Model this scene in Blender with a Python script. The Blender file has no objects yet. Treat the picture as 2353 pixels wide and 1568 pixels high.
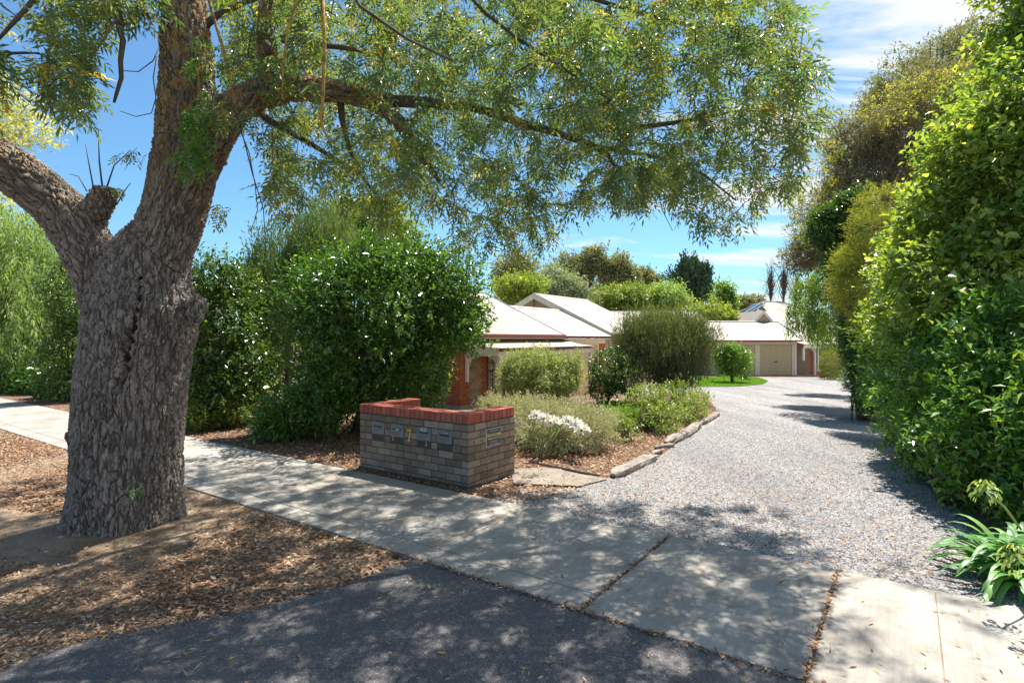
import bpy, math, random
import numpy as np
from mathutils import Vector, Matrix, noise
from mathutils.geometry import delaunay_2d_cdt

# ------------------------------------------------------------------ camera, world, sun, exposure
SC = bpy.context.scene
COL = SC.collection
F, CX, HY, H = 1295.0, 1176.0, 776.0, 1.75      # focal length, centre and horizon in pixels of a 2352 px wide view; eye height
cam = bpy.data.cameras.new('camera')
cam.sensor_width = 36.0
cam.lens = 36.0 * F / 2352.0
cam.shift_y = -(784.0 - HY) / 2352.0
cam.clip_start, cam.clip_end = 0.05, 2000
camo = bpy.data.objects.new('camera', cam)
COL.objects.link(camo)
camo.location = (0, 0, H)
camo.rotation_euler = (math.radians(90), 0, 0)
SC.camera = camo

SUN_EL, SUN_AZ = 62.0, 28.0                      # azimuth measured to the right of the view direction
w = bpy.data.worlds.new('World')
SC.world = w
w.use_nodes = True
nt = w.node_tree
nt.nodes.clear()
def N(t, ty, **kw):
    n = t.nodes.new(ty)
    for k, v in kw.items():
        if k[0] == '_': setattr(n, k[1:], v)
        else: n.inputs[k.replace('_', ' ')].default_value = v
    return n
def Lk(t, a, b): t.links.new(a, b)
out = N(nt, 'ShaderNodeOutputWorld')
bg = N(nt, 'ShaderNodeBackground', Strength=0.072)
sky = N(nt, 'ShaderNodeTexSky', _sky_type='NISHITA', _sun_disc=False)
sky.sun_elevation = math.radians(SUN_EL)
sky.sun_rotation = math.radians(SUN_AZ)
sky.air_density, sky.dust_density, sky.ozone_density = 1.0, 0.35, 2.2
tc = N(nt, 'ShaderNodeTexCoord')
sep = N(nt, 'ShaderNodeSeparateXYZ')
Lk(nt, tc.outputs['Generated'], sep.inputs[0])
def M(t, op, a, b=None, c=None, clamp=False):
    n = t.nodes.new('ShaderNodeMath'); n.operation = op; n.use_clamp = clamp
    for i, v in enumerate((a, b, c)):
        if v is None: continue
        if isinstance(v, (int, float)): n.inputs[i].default_value = v
        else: t.links.new(v, n.inputs[i])
    return n.outputs[0]
zz = M(nt, 'MAXIMUM', M(nt, 'ADD', sep.outputs[2], 0.12), 0.03)
cx_ = M(nt, 'DIVIDE', sep.outputs[0], zz)
cy_ = M(nt, 'DIVIDE', sep.outputs[1], zz)
comb = N(nt, 'ShaderNodeCombineXYZ')
Lk(nt, cx_, comb.inputs[0]); Lk(nt, cy_, comb.inputs[1])
mp = N(nt, 'ShaderNodeMapping')
mp.inputs['Rotation'].default_value = (0, 0, math.radians(38))
mp.inputs['Scale'].default_value = (0.55, 2.3, 1)
Lk(nt, comb.outputs[0], mp.inputs[0])
n1 = N(nt, 'ShaderNodeTexNoise', Scale=1.3, Detail=9.0, Roughness=0.6, Distortion=0.5)
Lk(nt, mp.outputs[0], n1.inputs['Vector'])
n2 = N(nt, 'ShaderNodeTexNoise', Scale=0.42, Detail=2.0)
Lk(nt, comb.outputs[0], n2.inputs['Vector'])
side = M(nt, 'MULTIPLY_ADD', sep.outputs[0], 0.50, -0.085)          # thin cloud thickens towards one side of the sky
m1 = M(nt, 'ADD', M(nt, 'MULTIPLY_ADD', n2.outputs[0], 0.55, -0.27), side)
m2 = M(nt, 'ADD', n1.outputs[0], m1)
mr = N(nt, 'ShaderNodeMapRange', _interpolation_type='SMOOTHSTEP')
mr.inputs['From Min'].default_value = 0.55; mr.inputs['From Max'].default_value = 0.74
Lk(nt, m2, mr.inputs['Value'])
hz = N(nt, 'ShaderNodeMapRange', _interpolation_type='SMOOTHSTEP')
hz.inputs['From Min'].default_value = 0.0; hz.inputs['From Max'].default_value = 0.06
Lk(nt, sep.outputs[2], hz.inputs['Value'])
mask = M(nt, 'MULTIPLY', mr.outputs[0], hz.outputs[0])
mask = M(nt, 'MULTIPLY', mask, 0.92)
tintn = N(nt, 'ShaderNodeMix', _data_type='RGBA', _blend_type='MULTIPLY')
tintn.inputs[0].default_value = 1.0
Lk(nt, sky.outputs[0], tintn.inputs[6]); tintn.inputs[7].default_value = (0.66, 0.96, 1.08, 1)
mx = N(nt, 'ShaderNodeMix', _data_type='RGBA')
Lk(nt, mask, mx.inputs[0])
Lk(nt, tintn.outputs[2], mx.inputs[6]); mx.inputs[7].default_value = (6.6, 6.8, 7.1, 1)
Lk(nt, mx.outputs[2], bg.inputs[0])
Lk(nt, bg.outputs[0], out.inputs[0])

sl = bpy.data.lights.new('sun', 'SUN')
sl.energy = 5.0; sl.angle = math.radians(0.53); sl.color = (1.0, 0.955, 0.88)
so = bpy.data.objects.new('sun', sl)
COL.objects.link(so)
e_, a_ = math.radians(SUN_EL), math.radians(SUN_AZ)
SUND = Vector((math.cos(e_) * math.sin(a_), math.cos(e_) * math.cos(a_), math.sin(e_)))
so.rotation_euler = SUND.to_track_quat('Z', 'Y').to_euler()
so.location = (5, 10, 30)

SC.view_settings.view_transform = 'Standard'
SC.view_settings.look = 'None'
SC.view_settings.exposure = 1.15
SC.view_settings.gamma = 1.0
SC.view_settings.use_curve_mapping = False
SC.cycles.max_bounces = 7
SC.cycles.diffuse_bounces = 4
SC.cycles.glossy_bounces = 2
SC.cycles.transmission_bounces = 4
SC.cycles.transparent_max_bounces = 4
SC.cycles.use_denoising = True
SC.cycles.sample_clamp_indirect = 6
SC.cycles.caustics_reflective = False
SC.cycles.caustics_refractive = False

# ------------------------------------------------------------------ frames of reference
UX, UY, NX, NY, C0 = 0.8184, -0.5747, 0.5747, 0.8184, 4.90   # u along the footpath, s away from its far edge
ROT = math.atan2(UY, UX)
def us(u, s): k = s + C0; return (u * UX + k * NX, u * UY + k * NY)
def to_us(x, y): return (x * UX + y * UY, x * NX + y * NY - C0)
def sm(a, b, x):
    t = np.clip((np.asarray(x, float) - a) / (b - a), 0, 1); return t * t * (3 - 2 * t)
def gz(x, y):
    u, s = to_us(np.asarray(x, float), np.asarray(y, float))
    return -0.02 - 0.0208 * np.clip(s, 0, 60) - 0.6 * sm(-9.6, -11.2, u) * sm(5, 8, s) * (1 - sm(22, 26, s))
def ray(px, py, d): return np.array(((px - CX) / F * d, d, H - (py - HY) / F * d))
def hit(px, py, off=0.02):
    d = 8.0
    for _ in range(60):
        p = ray(px, py, d)
        z = float(gz(p[0], p[1])) + off
        d += 0.5 * ((H - z) * F / (py - HY) - d)
    return ray(px, py, d)
def proj(P):
    P = np.asarray(P); y = np.maximum(P[..., 1], 0.01)
    return CX + P[..., 0] / y * F, HY - (P[..., 2] - H) / y * F
def snoise(P, f, seed=0):
    r = np.random.RandomState(seed); o = 0
    for i in range(7):
        k = r.normal(size=3); k *= f * (0.6 + 0.9 * r.rand()) / np.linalg.norm(k)
        o = o + np.sin(P @ k + r.rand() * 6.28)
    return o / 3.0
RS = np.random.RandomState(7)
R_ = random.Random(5)

# ------------------------------------------------------------------ meshes and objects
def mesh_np(name, V, T, mat=None, smooth=False, attr=None, vattr=None):
    me = bpy.data.meshes.new(name)
    V = np.ascontiguousarray(V, dtype=np.float32); T = np.ascontiguousarray(T, dtype=np.int32)
    k = T.shape[1]
    me.vertices.add(len(V)); me.vertices.foreach_set('co', V.ravel())
    me.loops.add(T.size); me.loops.foreach_set('vertex_index', T.ravel())
    me.polygons.add(len(T)); me.polygons.foreach_set('loop_start', np.arange(0, T.size, k, dtype=np.int32))
    me.polygons.foreach_set('use_smooth', np.full(len(T), smooth))
    me.update(calc_edges=True)
    for nm, a in (attr or {}).items():
        at = me.attributes.new(nm, 'FLOAT', 'POINT'); at.data.foreach_set('value', np.asarray(a, np.float32))
    for nm, a in (vattr or {}).items():
        at = me.attributes.new(nm, 'FLOAT_VECTOR', 'POINT'); at.data.foreach_set('vector', np.asarray(a, np.float32).ravel())
    if mat: me.materials.append(mat)
    return me
def link(name, me, parent=None, loc=None, kind=None):
    o = bpy.data.objects.new(name, me); COL.objects.link(o)
    if parent: o.parent = parent
    if loc is not None: o.location = loc
    if kind: o['kind'] = kind
    return o
def tag(o, label, cat, group=None):
    o['label'] = label; o['category'] = cat
    if group: o['group'] = group
    return o
def thing(name, label, cat, loc=(0, 0, 0), rotz=0, group=None):
    o = bpy.data.objects.new(name, None); COL.objects.link(o)
    o.location = loc; o.rotation_euler = (0, 0, rotz); o.empty_display_size = 0.2
    return tag(o, label, cat, group)
class MB:
    def __init__(s): s.v = []; s.f = []
    def box(s, x0, x1, y0, y1, z0, z1):
        b = len(s.v)
        s.v += [(x0,y0,z0),(x1,y0,z0),(x1,y1,z0),(x0,y1,z0),(x0,y0,z1),(x1,y0,z1),(x1,y1,z1),(x0,y1,z1)]
        s.f += [tuple(b+i for i in q) for q in ((0,3,2,1),(4,5,6,7),(0,1,5,4),(1,2,6,5),(2,3,7,6),(3,0,4,7))]
        return s
    def poly(s, pts):
        b = len(s.v); s.v += [tuple(p) for p in pts]; s.f.append(tuple(range(b, b+len(pts)))); return s
    def prism(s, pts, d):               # closed outline extruded by vector d
        b = len(s.v); n = len(pts)
        s.v += [tuple(p) for p in pts] + [tuple(p[i]+d[i] for i in range(3)) for p in pts]
        s.f.append(tuple(range(b, b+n))); s.f.append(tuple(range(b+2*n-1, b+n-1, -1)))
        for i in range(n):
            j = (i+1) % n; s.f.append((b+j, b+i, b+n+i, b+n+j))
        return s
    def tube(s, pts, rad, n=8, cap=True):
        pts = [Vector(p) for p in pts]
        if not hasattr(rad, '__len__'): rad = [rad]*len(pts)
        b = len(s.v); ref = None
        for i, p in enumerate(pts):
            t = (pts[min(i+1, len(pts)-1)] - pts[max(i-1, 0)]).normalized()
            if ref is None: ref = t.orthogonal().normalized()
            ref = (ref - t*ref.dot(t)).normalized(); bi = t.cross(ref)
            for k in range(n):
                a = 2*math.pi*k/n; s.v.append(tuple(p + (ref*math.cos(a)+bi*math.sin(a))*rad[i]))
        for i in range(len(pts)-1):
            for k in range(n):
                k2 = (k+1) % n; s.f.append((b+i*n+k, b+i*n+k2, b+(i+1)*n+k2, b+(i+1)*n+k))
        if cap:
            s.f.append(tuple(range(b+n-1, b-1, -1))); e = b+(len(pts)-1)*n; s.f.append(tuple(range(e, e+n)))
        return s
    def mesh(s, name, mat, smooth=False):
        me = bpy.data.meshes.new(name); me.from_pydata(s.v, [], s.f); me.update()
        if smooth: me.polygons.foreach_set('use_smooth', [True]*len(me.polygons))
        me.materials.append(mat); return me
    def obj(s, name, mat, parent=None, loc=None, kind=None, smooth=False):
        return link(name, s.mesh(name, mat, smooth), parent, loc, kind)
def bevel(o, wdt=0.004, seg=1):
    m = o.modifiers.new('bevel', 'BEVEL'); m.width = wdt; m.segments = seg; m.limit_method = 'ANGLE'; return o
def tubes_np(P, R, n=4):
    """many polylines at once: P (N,K,3), R (N,K)"""
    Nn, K, _ = P.shape
    T = np.empty_like(P); T[:, 1:-1] = P[:, 2:] - P[:, :-2]; T[:, 0] = P[:, 1]-P[:, 0]; T[:, -1] = P[:, -1]-P[:, -2]
    T /= np.linalg.norm(T, axis=2, keepdims=True) + 1e-9
    ref = np.where(np.abs(T[:, :1, 2:3]) > 0.8, np.array([1.0, 0.1, 0]), np.array([0.1, 0, 1.0]))
    S = np.cross(T, ref); S /= np.linalg.norm(S, axis=2, keepdims=True) + 1e-9
    B = np.cross(T, S)
    a = 2*np.pi*np.arange(n)/n
    V = P[:, :, None] + R[:, :, None, None]*(S[:, :, None]*np.cos(a)[:, None] + B[:, :, None]*np.sin(a)[:, None])
    idx = np.arange(Nn*K*n).reshape(Nn, K, n)
    A = idx[:, :-1]; C = idx[:, 1:]
    Q = np.stack([A, np.roll(A, -1, 2), np.roll(C, -1, 2), C], -1).reshape(-1, 4)
    return V.reshape(-1, 3), Q
def inpoly(x, y, poly):
    x = np.asarray(x); y = np.asarray(y); c = np.zeros(x.shape, bool); n = len(poly)
    for i in range(n):
        x1, y1 = poly[i]; x2, y2 = poly[(i+1) % n]
        if y1 == y2: continue
        c ^= ((y1 > y) != (y2 > y)) & (x < (x2-x1)*(y-y1)/(y2-y1) + x1)
    return c

# ------------------------------------------------------------------ materials
def newmat(name):
    m = bpy.data.materials.new(name); m.use_nodes = True; t = m.node_tree; t.nodes.clear()
    o = N(t, 'ShaderNodeOutputMaterial'); b = N(t, 'ShaderNodeBsdfPrincipled')
    Lk(t, b.outputs[0], o.inputs[0]); return m, t, b, o
def ramp(t, fac, stops):
    r = N(t, 'ShaderNodeValToRGB'); e = r.color_ramp.elements
    while len(e) > 1: e.remove(e[-1])
    e[0].position = stops[0][0]; e[0].color = (*stops[0][1], 1)
    for p, c in stops[1:]:
        k = e.new(p); k.color = (*c, 1)
    Lk(t, fac, r.inputs[0]); return r.outputs[0]
def coords(t, scale=(1, 1, 1), kind='Object', attr=None):
    if attr:
        a = N(t, 'ShaderNodeAttribute', _attribute_name=attr); src = a.outputs['Vector']
    else:
        src = N(t, 'ShaderNodeTexCoord').outputs[kind]
    m = N(t, 'ShaderNodeMapping'); m.inputs['Scale'].default_value = scale
    Lk(t, src, m.inputs[0]); return m.outputs[0]
def noise_(t, vec, scale, detail=4, rough=0.55, dist=0.0):
    n = N(t, 'ShaderNodeTexNoise', Scale=scale, Detail=float(detail), Roughness=rough, Distortion=dist)
    Lk(t, vec, n.inputs['Vector']); return n.outputs[0]
def mixc(t, fac, a, b, mode='MIX'):
    n = N(t, 'ShaderNodeMix', _data_type='RGBA', _blend_type=mode)
    for i, v in ((0, fac), (6, a), (7, b)):
        if isinstance(v, (int, float)): n.inputs[i].default_value = v
        elif isinstance(v, tuple): n.inputs[i].default_value = (*v, 1)
        else: Lk(t, v, n.inputs[i])
    return n.outputs[2]
def bump(t, b, height, strength=0.4, dist=0.01):
    n = N(t, 'ShaderNodeBump', Strength=strength, Distance=dist)
    Lk(t, height, n.inputs['Height']); Lk(t, n.outputs[0], b.inputs['Normal'])
def mottled(name, stops, scale=3.0, detail=6, rough=0.85, bumpk=(40, .3, .01), spec=0.3, fine=None, kind='Object', stretch=(1,1,1), rnd=0.0, metal=0.0):
    m, t, b, o = newmat(name)
    c = coords(t, stretch, kind)
    f = noise_(t, c, scale, detail, 0.65)
    if rnd:
        oi = N(t, 'ShaderNodeObjectInfo')
        f = M(t, 'ADD', f, M(t, 'MULTIPLY_ADD', oi.outputs['Random'], rnd, -rnd/2))
    col = ramp(t, f, stops)
    if fine:
        f2 = noise_(t, c, fine[0], 3, 0.7)
        col = mixc(t, fine[1], col, ramp(t, f2, [(0.3, (0.35,)*3), (0.7, (1.0,)*3)]), 'MULTIPLY')
    Lk(t, col, b.inputs['Base Color'])
    b.inputs['Roughness'].default_value = rough; b.inputs['Specular IOR Level'].default_value = spec
    b.inputs['Metallic'].default_value = metal
    if bumpk: bump(t, b, noise_(t, c, bumpk[0], 4, 0.7), bumpk[1], bumpk[2])
    return m
def plain(name, col, rough=0.5, spec=0.4, var=0.12, scale=6, metal=0.0):
    lo = tuple(c*(1-var) for c in col); hi = tuple(min(1, c*(1+var)) for c in col)
    return mottled(name, [(0.3, lo), (0.7, hi)], scale, 5, rough, (60, .08, .005), spec, metal=metal)
def leafmat(name, stops, trans=0.4, rough=0.42, spec=0.4, tcol=(1.42, 1.36, 0.5), gain=1.22):
    m, t, b, o = newmat(name)
    a = N(t, 'ShaderNodeAttribute', _attribute_name='tint')
    oi = N(t, 'ShaderNodeObjectInfo')
    ob = N(t, 'ShaderNodeAttribute', _attribute_name='single')       # leaves that are objects take their tint per object
    f = M(t, 'ADD', M(t, 'MULTIPLY', ob.outputs['Fac'], M(t, 'MULTIPLY_ADD', oi.outputs['Random'], 0.8, 0.1)), a.outputs['Fac'])
    col = ramp(t, f, [(p, tuple(min(.9, v*gain) for v in c)) for p, c in stops])
    Lk(t, col, b.inputs['Base Color'])
    b.inputs['Roughness'].default_value = rough; b.inputs['Specular IOR Level'].default_value = spec
    tr = N(t, 'ShaderNodeBsdfTranslucent')
    Lk(t, mixc(t, 1.0, col, tcol, 'MULTIPLY'), tr.inputs[0])
    ms = N(t, 'ShaderNodeMixShader'); ms.inputs[0].default_value = trans
    Lk(t, b.outputs[0], ms.inputs[1]); Lk(t, tr.outputs[0], ms.inputs[2]); Lk(t, ms.outputs[0], o.inputs[0])
    return m

MAT = {}
G = lambda a, b: (a, b)
MAT['bark_small'] = mottled('bark_small', [(0.3, (.05, .038, .028)), (0.7, (.14, .11, .085))], 9, 6, .9, (50, .6, .01), stretch=(1, 1, .4))
MAT['twig'] = plain('twig', (.10, .075, .055), .9)
MAT['lichen_twig'] = mottled('lichen_twig', [(0.35, (.12, .085, .05)), (0.55, (.42, .25, .05))], 14, 4, .9)
MAT['pale_twig'] = plain('pale_twig', (.36, .30, .24), .9)
# ash foliage: deep green through grey green to yellow
MAT['ash'] = leafmat('ash_leaf', [(0, (.06, .12, .065)), (.35, (.11, .17, .075)), (.62, (.17, .22, .065)), (.85, (.31, .31, .065)), (.95, (.55, .40, .06)), (1, (.30, .14, .06))], .46, .36, .55)
MAT['ash_near'] = leafmat('ash_near_leaf', [(0, (.07, .15, .10)), (.5, (.12, .22, .13)), (.85, (.20, .30, .10)), (1, (.5, .38, .08))], .38, .38, .5)
MAT['sprout'] = leafmat('sprout_leaf', [(0, (.06, .16, .04)), (1, (.16, .30, .06))], .4)
MAT['glossy'] = leafmat('glossy_leaf', [(0, (.03, .08, .022)), (.5, (.07, .155, .028)), (.8, (.15, .26, .035)), (1, (.28, .38, .045))], .36, .27, .6)
MAT['camellia'] = leafmat('camellia_leaf', [(0, (.025, .065, .018)), (.5, (.07, .13, .025)), (.8, (.18, .26, .035)), (1, (.36, .38, .06))], .28, .24, .6)
MAT['juniper'] = leafmat('juniper_leaf', [(0, (.07, .11, .05)), (.6, (.13, .19, .08)), (1, (.23, .29, .11))], .25, .7, .2)
MAT['lime'] = leafmat('lime_leaf', [(0, (.08, .13, .03)), (.6, (.18, .25, .045)), (1, (.36, .37, .07))], .45, .5, .3)
MAT['feather'] = leafmat('feathery_leaf', [(0, (.09, .17, .06)), (.5, (.20, .30, .10)), (1, (.36, .43, .17))], .4, .6, .3)
MAT['blossom'] = leafmat('pale_leaf', [(0, (.10, .17, .08)), (.45, (.30, .33, .14)), (1, (.62, .58, .34))], .4, .6, .3)
MAT['grey_shrub'] = leafmat('grey_shrub_leaf', [(0, (.10, .13, .05)), (.5, (.22, .27, .10)), (1, (.42, .44, .18))], .3, .5, .4)
MAT['lavender'] = leafmat('lavender_leaf', [(0, (.22, .22, .15)), (.5, (.36, .36, .24)), (1, (.54, .48, .40))], .2, .7, .2)
MAT['rose'] = leafmat('rose_leaf', [(0, (.05, .10, .025)), (.5, (.13, .20, .04)), (1, (.33, .36, .08))], .38, .4, .4)
MAT['bottlebrush'] = leafmat('bottlebrush_leaf', [(0, (.055, .075, .045)), (.5, (.12, .15, .075)), (.75, (.20, .24, .08)), (1, (.42, .44, .11))], .25, .55, .3)
MAT['bright_leaf'] = leafmat('bright_leaf', [(0, (.05, .12, .025)), (.5, (.12, .22, .035)), (1, (.28, .37, .06))], .4, .33, .5)
MAT['laurel'] = leafmat('laurel_leaf', [(0, (.028, .09, .02)), (.5, (.07, .17, .03)), (.8, (.15, .28, .04)), (1, (.34, .40, .06))], .30, .30, .55)
MAT['maple'] = leafmat('broad_bright_leaf', [(0, (.07, .14, .04)), (.5, (.18, .27, .06)), (.85, (.36, .43, .085)), (1, (.50, .50, .10))], .42, .27, .85)
MAT['gold_conifer'] = leafmat('gold_conifer_leaf', [(0, (.10, .14, .035)), (.5, (.23, .27, .06)), (1, (.42, .38, .10))], .25, .7, .2)
MAT['ivy'] = leafmat('ivy_leaf', [(0, (.03, .07, .022)), (.6, (.07, .14, .03)), (1, (.18, .27, .05))], .25, .35, .5)
MAT['greybrown'] = leafmat('greybrown_leaf', [(0, (.085, .095, .055)), (.5, (.16, .16, .095)), (1, (.30, .26, .16))], .25, .6, .3)
MAT['yellow_leaf'] = leafmat('yellow_leaf', [(0, (.10, .14, .05)), (.5, (.20, .22, .07)), (1, (.46, .38, .09))], .45, .5, .3)
MAT['gum'] = leafmat('gum_leaf', [(0, (.09, .11, .06)), (.5, (.18, .20, .10)), (1, (.32, .32, .16))], .25, .6, .3)
MAT['silver'] = leafmat('silver_leaf', [(0, (.10, .14, .09)), (.5, (.20, .25, .16)), (1, (.38, .42, .30))], .25, .5, .4)
MAT['dark_conifer'] = leafmat('dark_conifer_leaf', [(0, (.03, .06, .035)), (1, (.08, .13, .07))], .12, .7, .2)
MAT['agapanthus'] = leafmat('agapanthus_leaf', [(0, (.045, .14, .035)), (.6, (.09, .22, .05)), (1, (.18, .33, .08))], .22, .38, .4)
MAT['flower_red'] = leafmat('flower_red', [(0, (.45, .02, .02)), (1, (.6, .05, .03))], .2, .5, .3, (1, 1, 1), gain=1.0)
MAT['petal'] = leafmat('petal', [(0, (.82, .80, .74)), (1, (.88, .87, .84))], .3, .5, .3, (1, 1, .95), gain=1.0)
MAT['grass'] = leafmat('grass', [(0, (.07, .17, .02)), (1, (.20, .36, .04))], .35, .5, .3)
MAT['litter'] = leafmat('litter_leaf', [(0, (.10, .055, .035)), (.35, (.24, .13, .075)), (.7, (.42, .25, .14)), (1, (.58, .42, .28))], .06, .8, .2, (1, 1, 1), gain=1.0)
MAT['fallen'] = leafmat('fallen_leaf', [(0, (.26, .15, .07)), (.5, (.46, .30, .12)), (1, (.60, .46, .16))], .15, .6, .3, (1, 1, .6), gain=1.0)
MAT['stone'] = leafmat('gravel_stone', [(0, (.10, .10, .11)), (.4, (.30, .295, .30)), (.8, (.48, .46, .44)), (1, (.50, .34, .22))], 0.0, .85, .3, (1, 1, 1), gain=1.0)
# ------------------------------------------------------------------ ground, road, path, drive
def ramp_f(t, v, a, b_):
    r = N(t, 'ShaderNodeMapRange', _interpolation_type='SMOOTHSTEP'); r.inputs['From Min'].default_value = a; r.inputs['From Max'].default_value = b_
    Lk(t, v, r.inputs['Value']); return r.outputs[0]
def concrete_mat():
    m, t, b, o = newmat('concrete')
    c = coords(t)
    big = noise_(t, c, 1.3, 6, .6)
    col = ramp(t, big, [(.3, (.29, .26, .22)), (.5, (.385, .355, .31)), (.72, (.45, .42, .375))])
    st = noise_(t, coords(t, (1, .06, 1)), 26, 4, .7)                 # broom strokes across the path
    col = mixc(t, .48, col, ramp(t, st, [(.3, (.6,)*3), (.65, (1.0,)*3)]), 'MULTIPLY')
    sp = noise_(t, c, 160, 2, .8)
    col = mixc(t, .45, col, ramp(t, sp, [(.32, (.55,)*3), (.55, (1.0,)*3)]), 'MULTIPLY')
    stn = noise_(t, c, 3.7, 5, .7, .6)
    col = mixc(t, .5, col, ramp(t, stn, [(.30, (.50, .44, .37)), (.50, (1.0,)*3)]), 'MULTIPLY')
    cr = noise_(t, c, 2.1, 7, .62, 1.2)
    crk = ramp_f(t, M(t, 'ABSOLUTE', M(t, 'SUBTRACT', cr, .5)), .0, .0035)
    col = mixc(t, .35, col, ramp(t, crk, [(0, (.35, .32, .28)), (1, (1, 1, 1))]), 'MULTIPLY')
    Lk(t, col, b.inputs['Base Color']); b.inputs['Roughness'].default_value = .9; b.inputs['Specular IOR Level'].default_value = .25
    h = M(t, 'ADD', M(t, 'MULTIPLY', st, .6), M(t, 'MULTIPLY', sp, .7))
    bump(t, b, h, .45, .004)
    return m
MAT['concrete'] = concrete_mat()
def asphalt_mat():
    m, t, b, o = newmat('asphalt')
    c = coords(t)
    v = N(t, 'ShaderNodeTexVoronoi', Scale=140.0); Lk(t, c, v.inputs['Vector'])
    hue = N(t, 'ShaderNodeSeparateColor'); Lk(t, v.outputs['Color'], hue.inputs[0])
    grit = ramp(t, hue.outputs[0], [(0, (.085, .080, .082)), (.6, (.125, .118, .118)), (.96, (.17, .16, .155)), (1, (.36, .34, .32))])
    big = noise_(t, c, 1.1, 6, .6)
    col = mixc(t, .8, grit, ramp(t, big, [(.3, (.7, .7, .74)), (.7, (1.12, 1.08, 1.0))]), 'MULTIPLY')
    Lk(t, col, b.inputs['Base Color']); b.inputs['Roughness'].default_value = .82; b.inputs['Specular IOR Level'].default_value = .35
    bump(t, b, v.outputs['Distance'], .5, .004)
    return m
MAT['asphalt'] = asphalt_mat()
def gravel_mat():
    m, t, b, o = newmat('gravel')
    c = coords(t)
    v = N(t, 'ShaderNodeTexVoronoi', Scale=52.0); Lk(t, c, v.inputs['Vector'])
    hue = N(t, 'ShaderNodeSeparateColor'); Lk(t, v.outputs['Color'], hue.inputs[0])
    st = ramp(t, hue.outputs[0], [(0, (.12, .12, .125)), (.35, (.32, .315, .315)), (.8, (.48, .465, .45)), (.93, (.58, .55, .52)), (1, (.50, .31, .18))])
    gap = ramp(t, v.outputs['Distance'], [(.25, (1.0,)*3), (.62, (.45,)*3)])
    col = mixc(t, .75, st, gap, 'MULTIPLY')
    mp_ = N(t, 'ShaderNodeMapping'); mp_.inputs['Rotation'].default_value = (0, 0, -ROT); mp_.inputs['Scale'].default_value = (1.5, .22, 1)
    Lk(t, N(t, 'ShaderNodeTexCoord').outputs['Object'], mp_.inputs[0])
    big = noise_(t, mp_.outputs[0], .9, 6, .62, .3)
    col = mixc(t, .9, col, ramp(t, big, [(.34, (.66, .66, .69)), (.5, (.95, .94, .93)), (.66, (1.14, 1.12, 1.08))]), 'MULTIPLY')
    dirt_ = noise_(t, c, 1.7, 6, .7)
    col = mixc(t, M(t, 'MULTIPLY', ramp_f(t, dirt_, .56, .70), .45), col, (.42, .33, .25))
    Lk(t, col, b.inputs['Base Color']); b.inputs['Roughness'].default_value = .9; b.inputs['Specular IOR Level'].default_value = .25
    n = N(t, 'ShaderNodeBump', Strength=.8, Distance=.012); n.invert = True
    Lk(t, v.outputs['Distance'], n.inputs['Height']); Lk(t, n.outputs[0], b.inputs['Normal'])
    return m
MAT['gravel'] = gravel_mat()
MAT['soil'] = mottled('soil', [(.25, (.16, .105, .07)), (.5, (.30, .215, .145)), (.75, (.42, .33, .24))], 1.6, 8, .95, (70, .5, .012), .2, fine=(45, .55))
MAT['mulch'] = mottled('mulch', [(.25, (.10, .06, .04)), (.5, (.22, .13, .085)), (.75, (.36, .24, .16))], 22, 6, .95, (60, .9, .02), .2, fine=(70, .7))
MAT['lawn'] = mottled('lawn', [(.3, (.07, .17, .02)), (.7, (.16, .30, .03))], 5, 6, .9, (80, .6, .02), .2, fine=(90, .5))
MAT['paving'] = mottled('paving', [(.3, (.42, .28, .22)), (.7, (.55, .40, .33))], 6, 5, .85, (30, .2, .005))

us_lines = np.concatenate([np.linspace(-400, -45, 14), np.linspace(-40, 14, 82), np.linspace(18, 300, 12)])
s_lines = np.concatenate([np.linspace(-90, -8, 8), np.linspace(-6, 0, 9), np.linspace(1, 48, 60), np.linspace(55, 60, 2), np.linspace(80, 520, 10)])
gu, gs = np.meshgrid(us_lines, s_lines, indexing='ij')
gx, gy = us(gu, gs)
V = np.stack([gx, gy, gz(gx, gy)], -1).reshape(-1, 3)
n_, m_ = gu.shape
ii = (np.arange(n_-1)[:, None]*m_ + np.arange(m_-1)[None]).ravel()
link('ground', mesh_np('ground', V, np.stack([ii, ii+m_, ii+m_+1, ii+1], -1), MAT['soil']), kind='structure')

def sheet(name, poly, off, mat, step=0.6, wob=0.02, kind='structure'):
    pts = []
    for i in range(len(poly)):
        a = Vector(poly[i][:2]); b = Vector(poly[(i+1) % len(poly)][:2]); k = max(1, int((b-a).length/step))
        if (b-a).length > 60: k = 20
        for j in range(k):
            p = a.lerp(b, j/k); q = Vector((noise.noise((p.x*2.3, p.y*2.3, 5)), noise.noise((p.x*2.3, p.y*2.3, 9))))
            pts.append(p + q*wob*2)
    nb = len(pts)
    P = np.array([tuple(p) for p in pts]); lo = P.min(0); hi = P.max(0)
    st = max(step*1.5, (hi-lo).max()/45)
    X, Y = np.meshgrid(np.arange(lo[0], hi[0], st), np.arange(lo[1], hi[1], st))
    ins = inpoly(X.ravel(), Y.ravel(), [tuple(p) for p in P])
    extra = [Vector((x, y)) for x, y, k in zip(X.ravel(), Y.ravel(), ins) if k]
    vs, es, fs, *_ = delaunay_2d_cdt(pts+extra, [(i, (i+1) % nb) for i in range(nb)], [list(range(nb))], 1, 1e-5)
    VV = np.array([(v.x, v.y) for v in vs])
    z = gz(VV[:, 0], VV[:, 1]) + off
    T = np.array([f for f in fs if len(f) == 3])
    return link(name, mesh_np(name, np.column_stack([VV, z]), T, mat), kind=kind)
def hp(px, py): p = hit(px, py); return (p[0], p[1])

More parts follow.
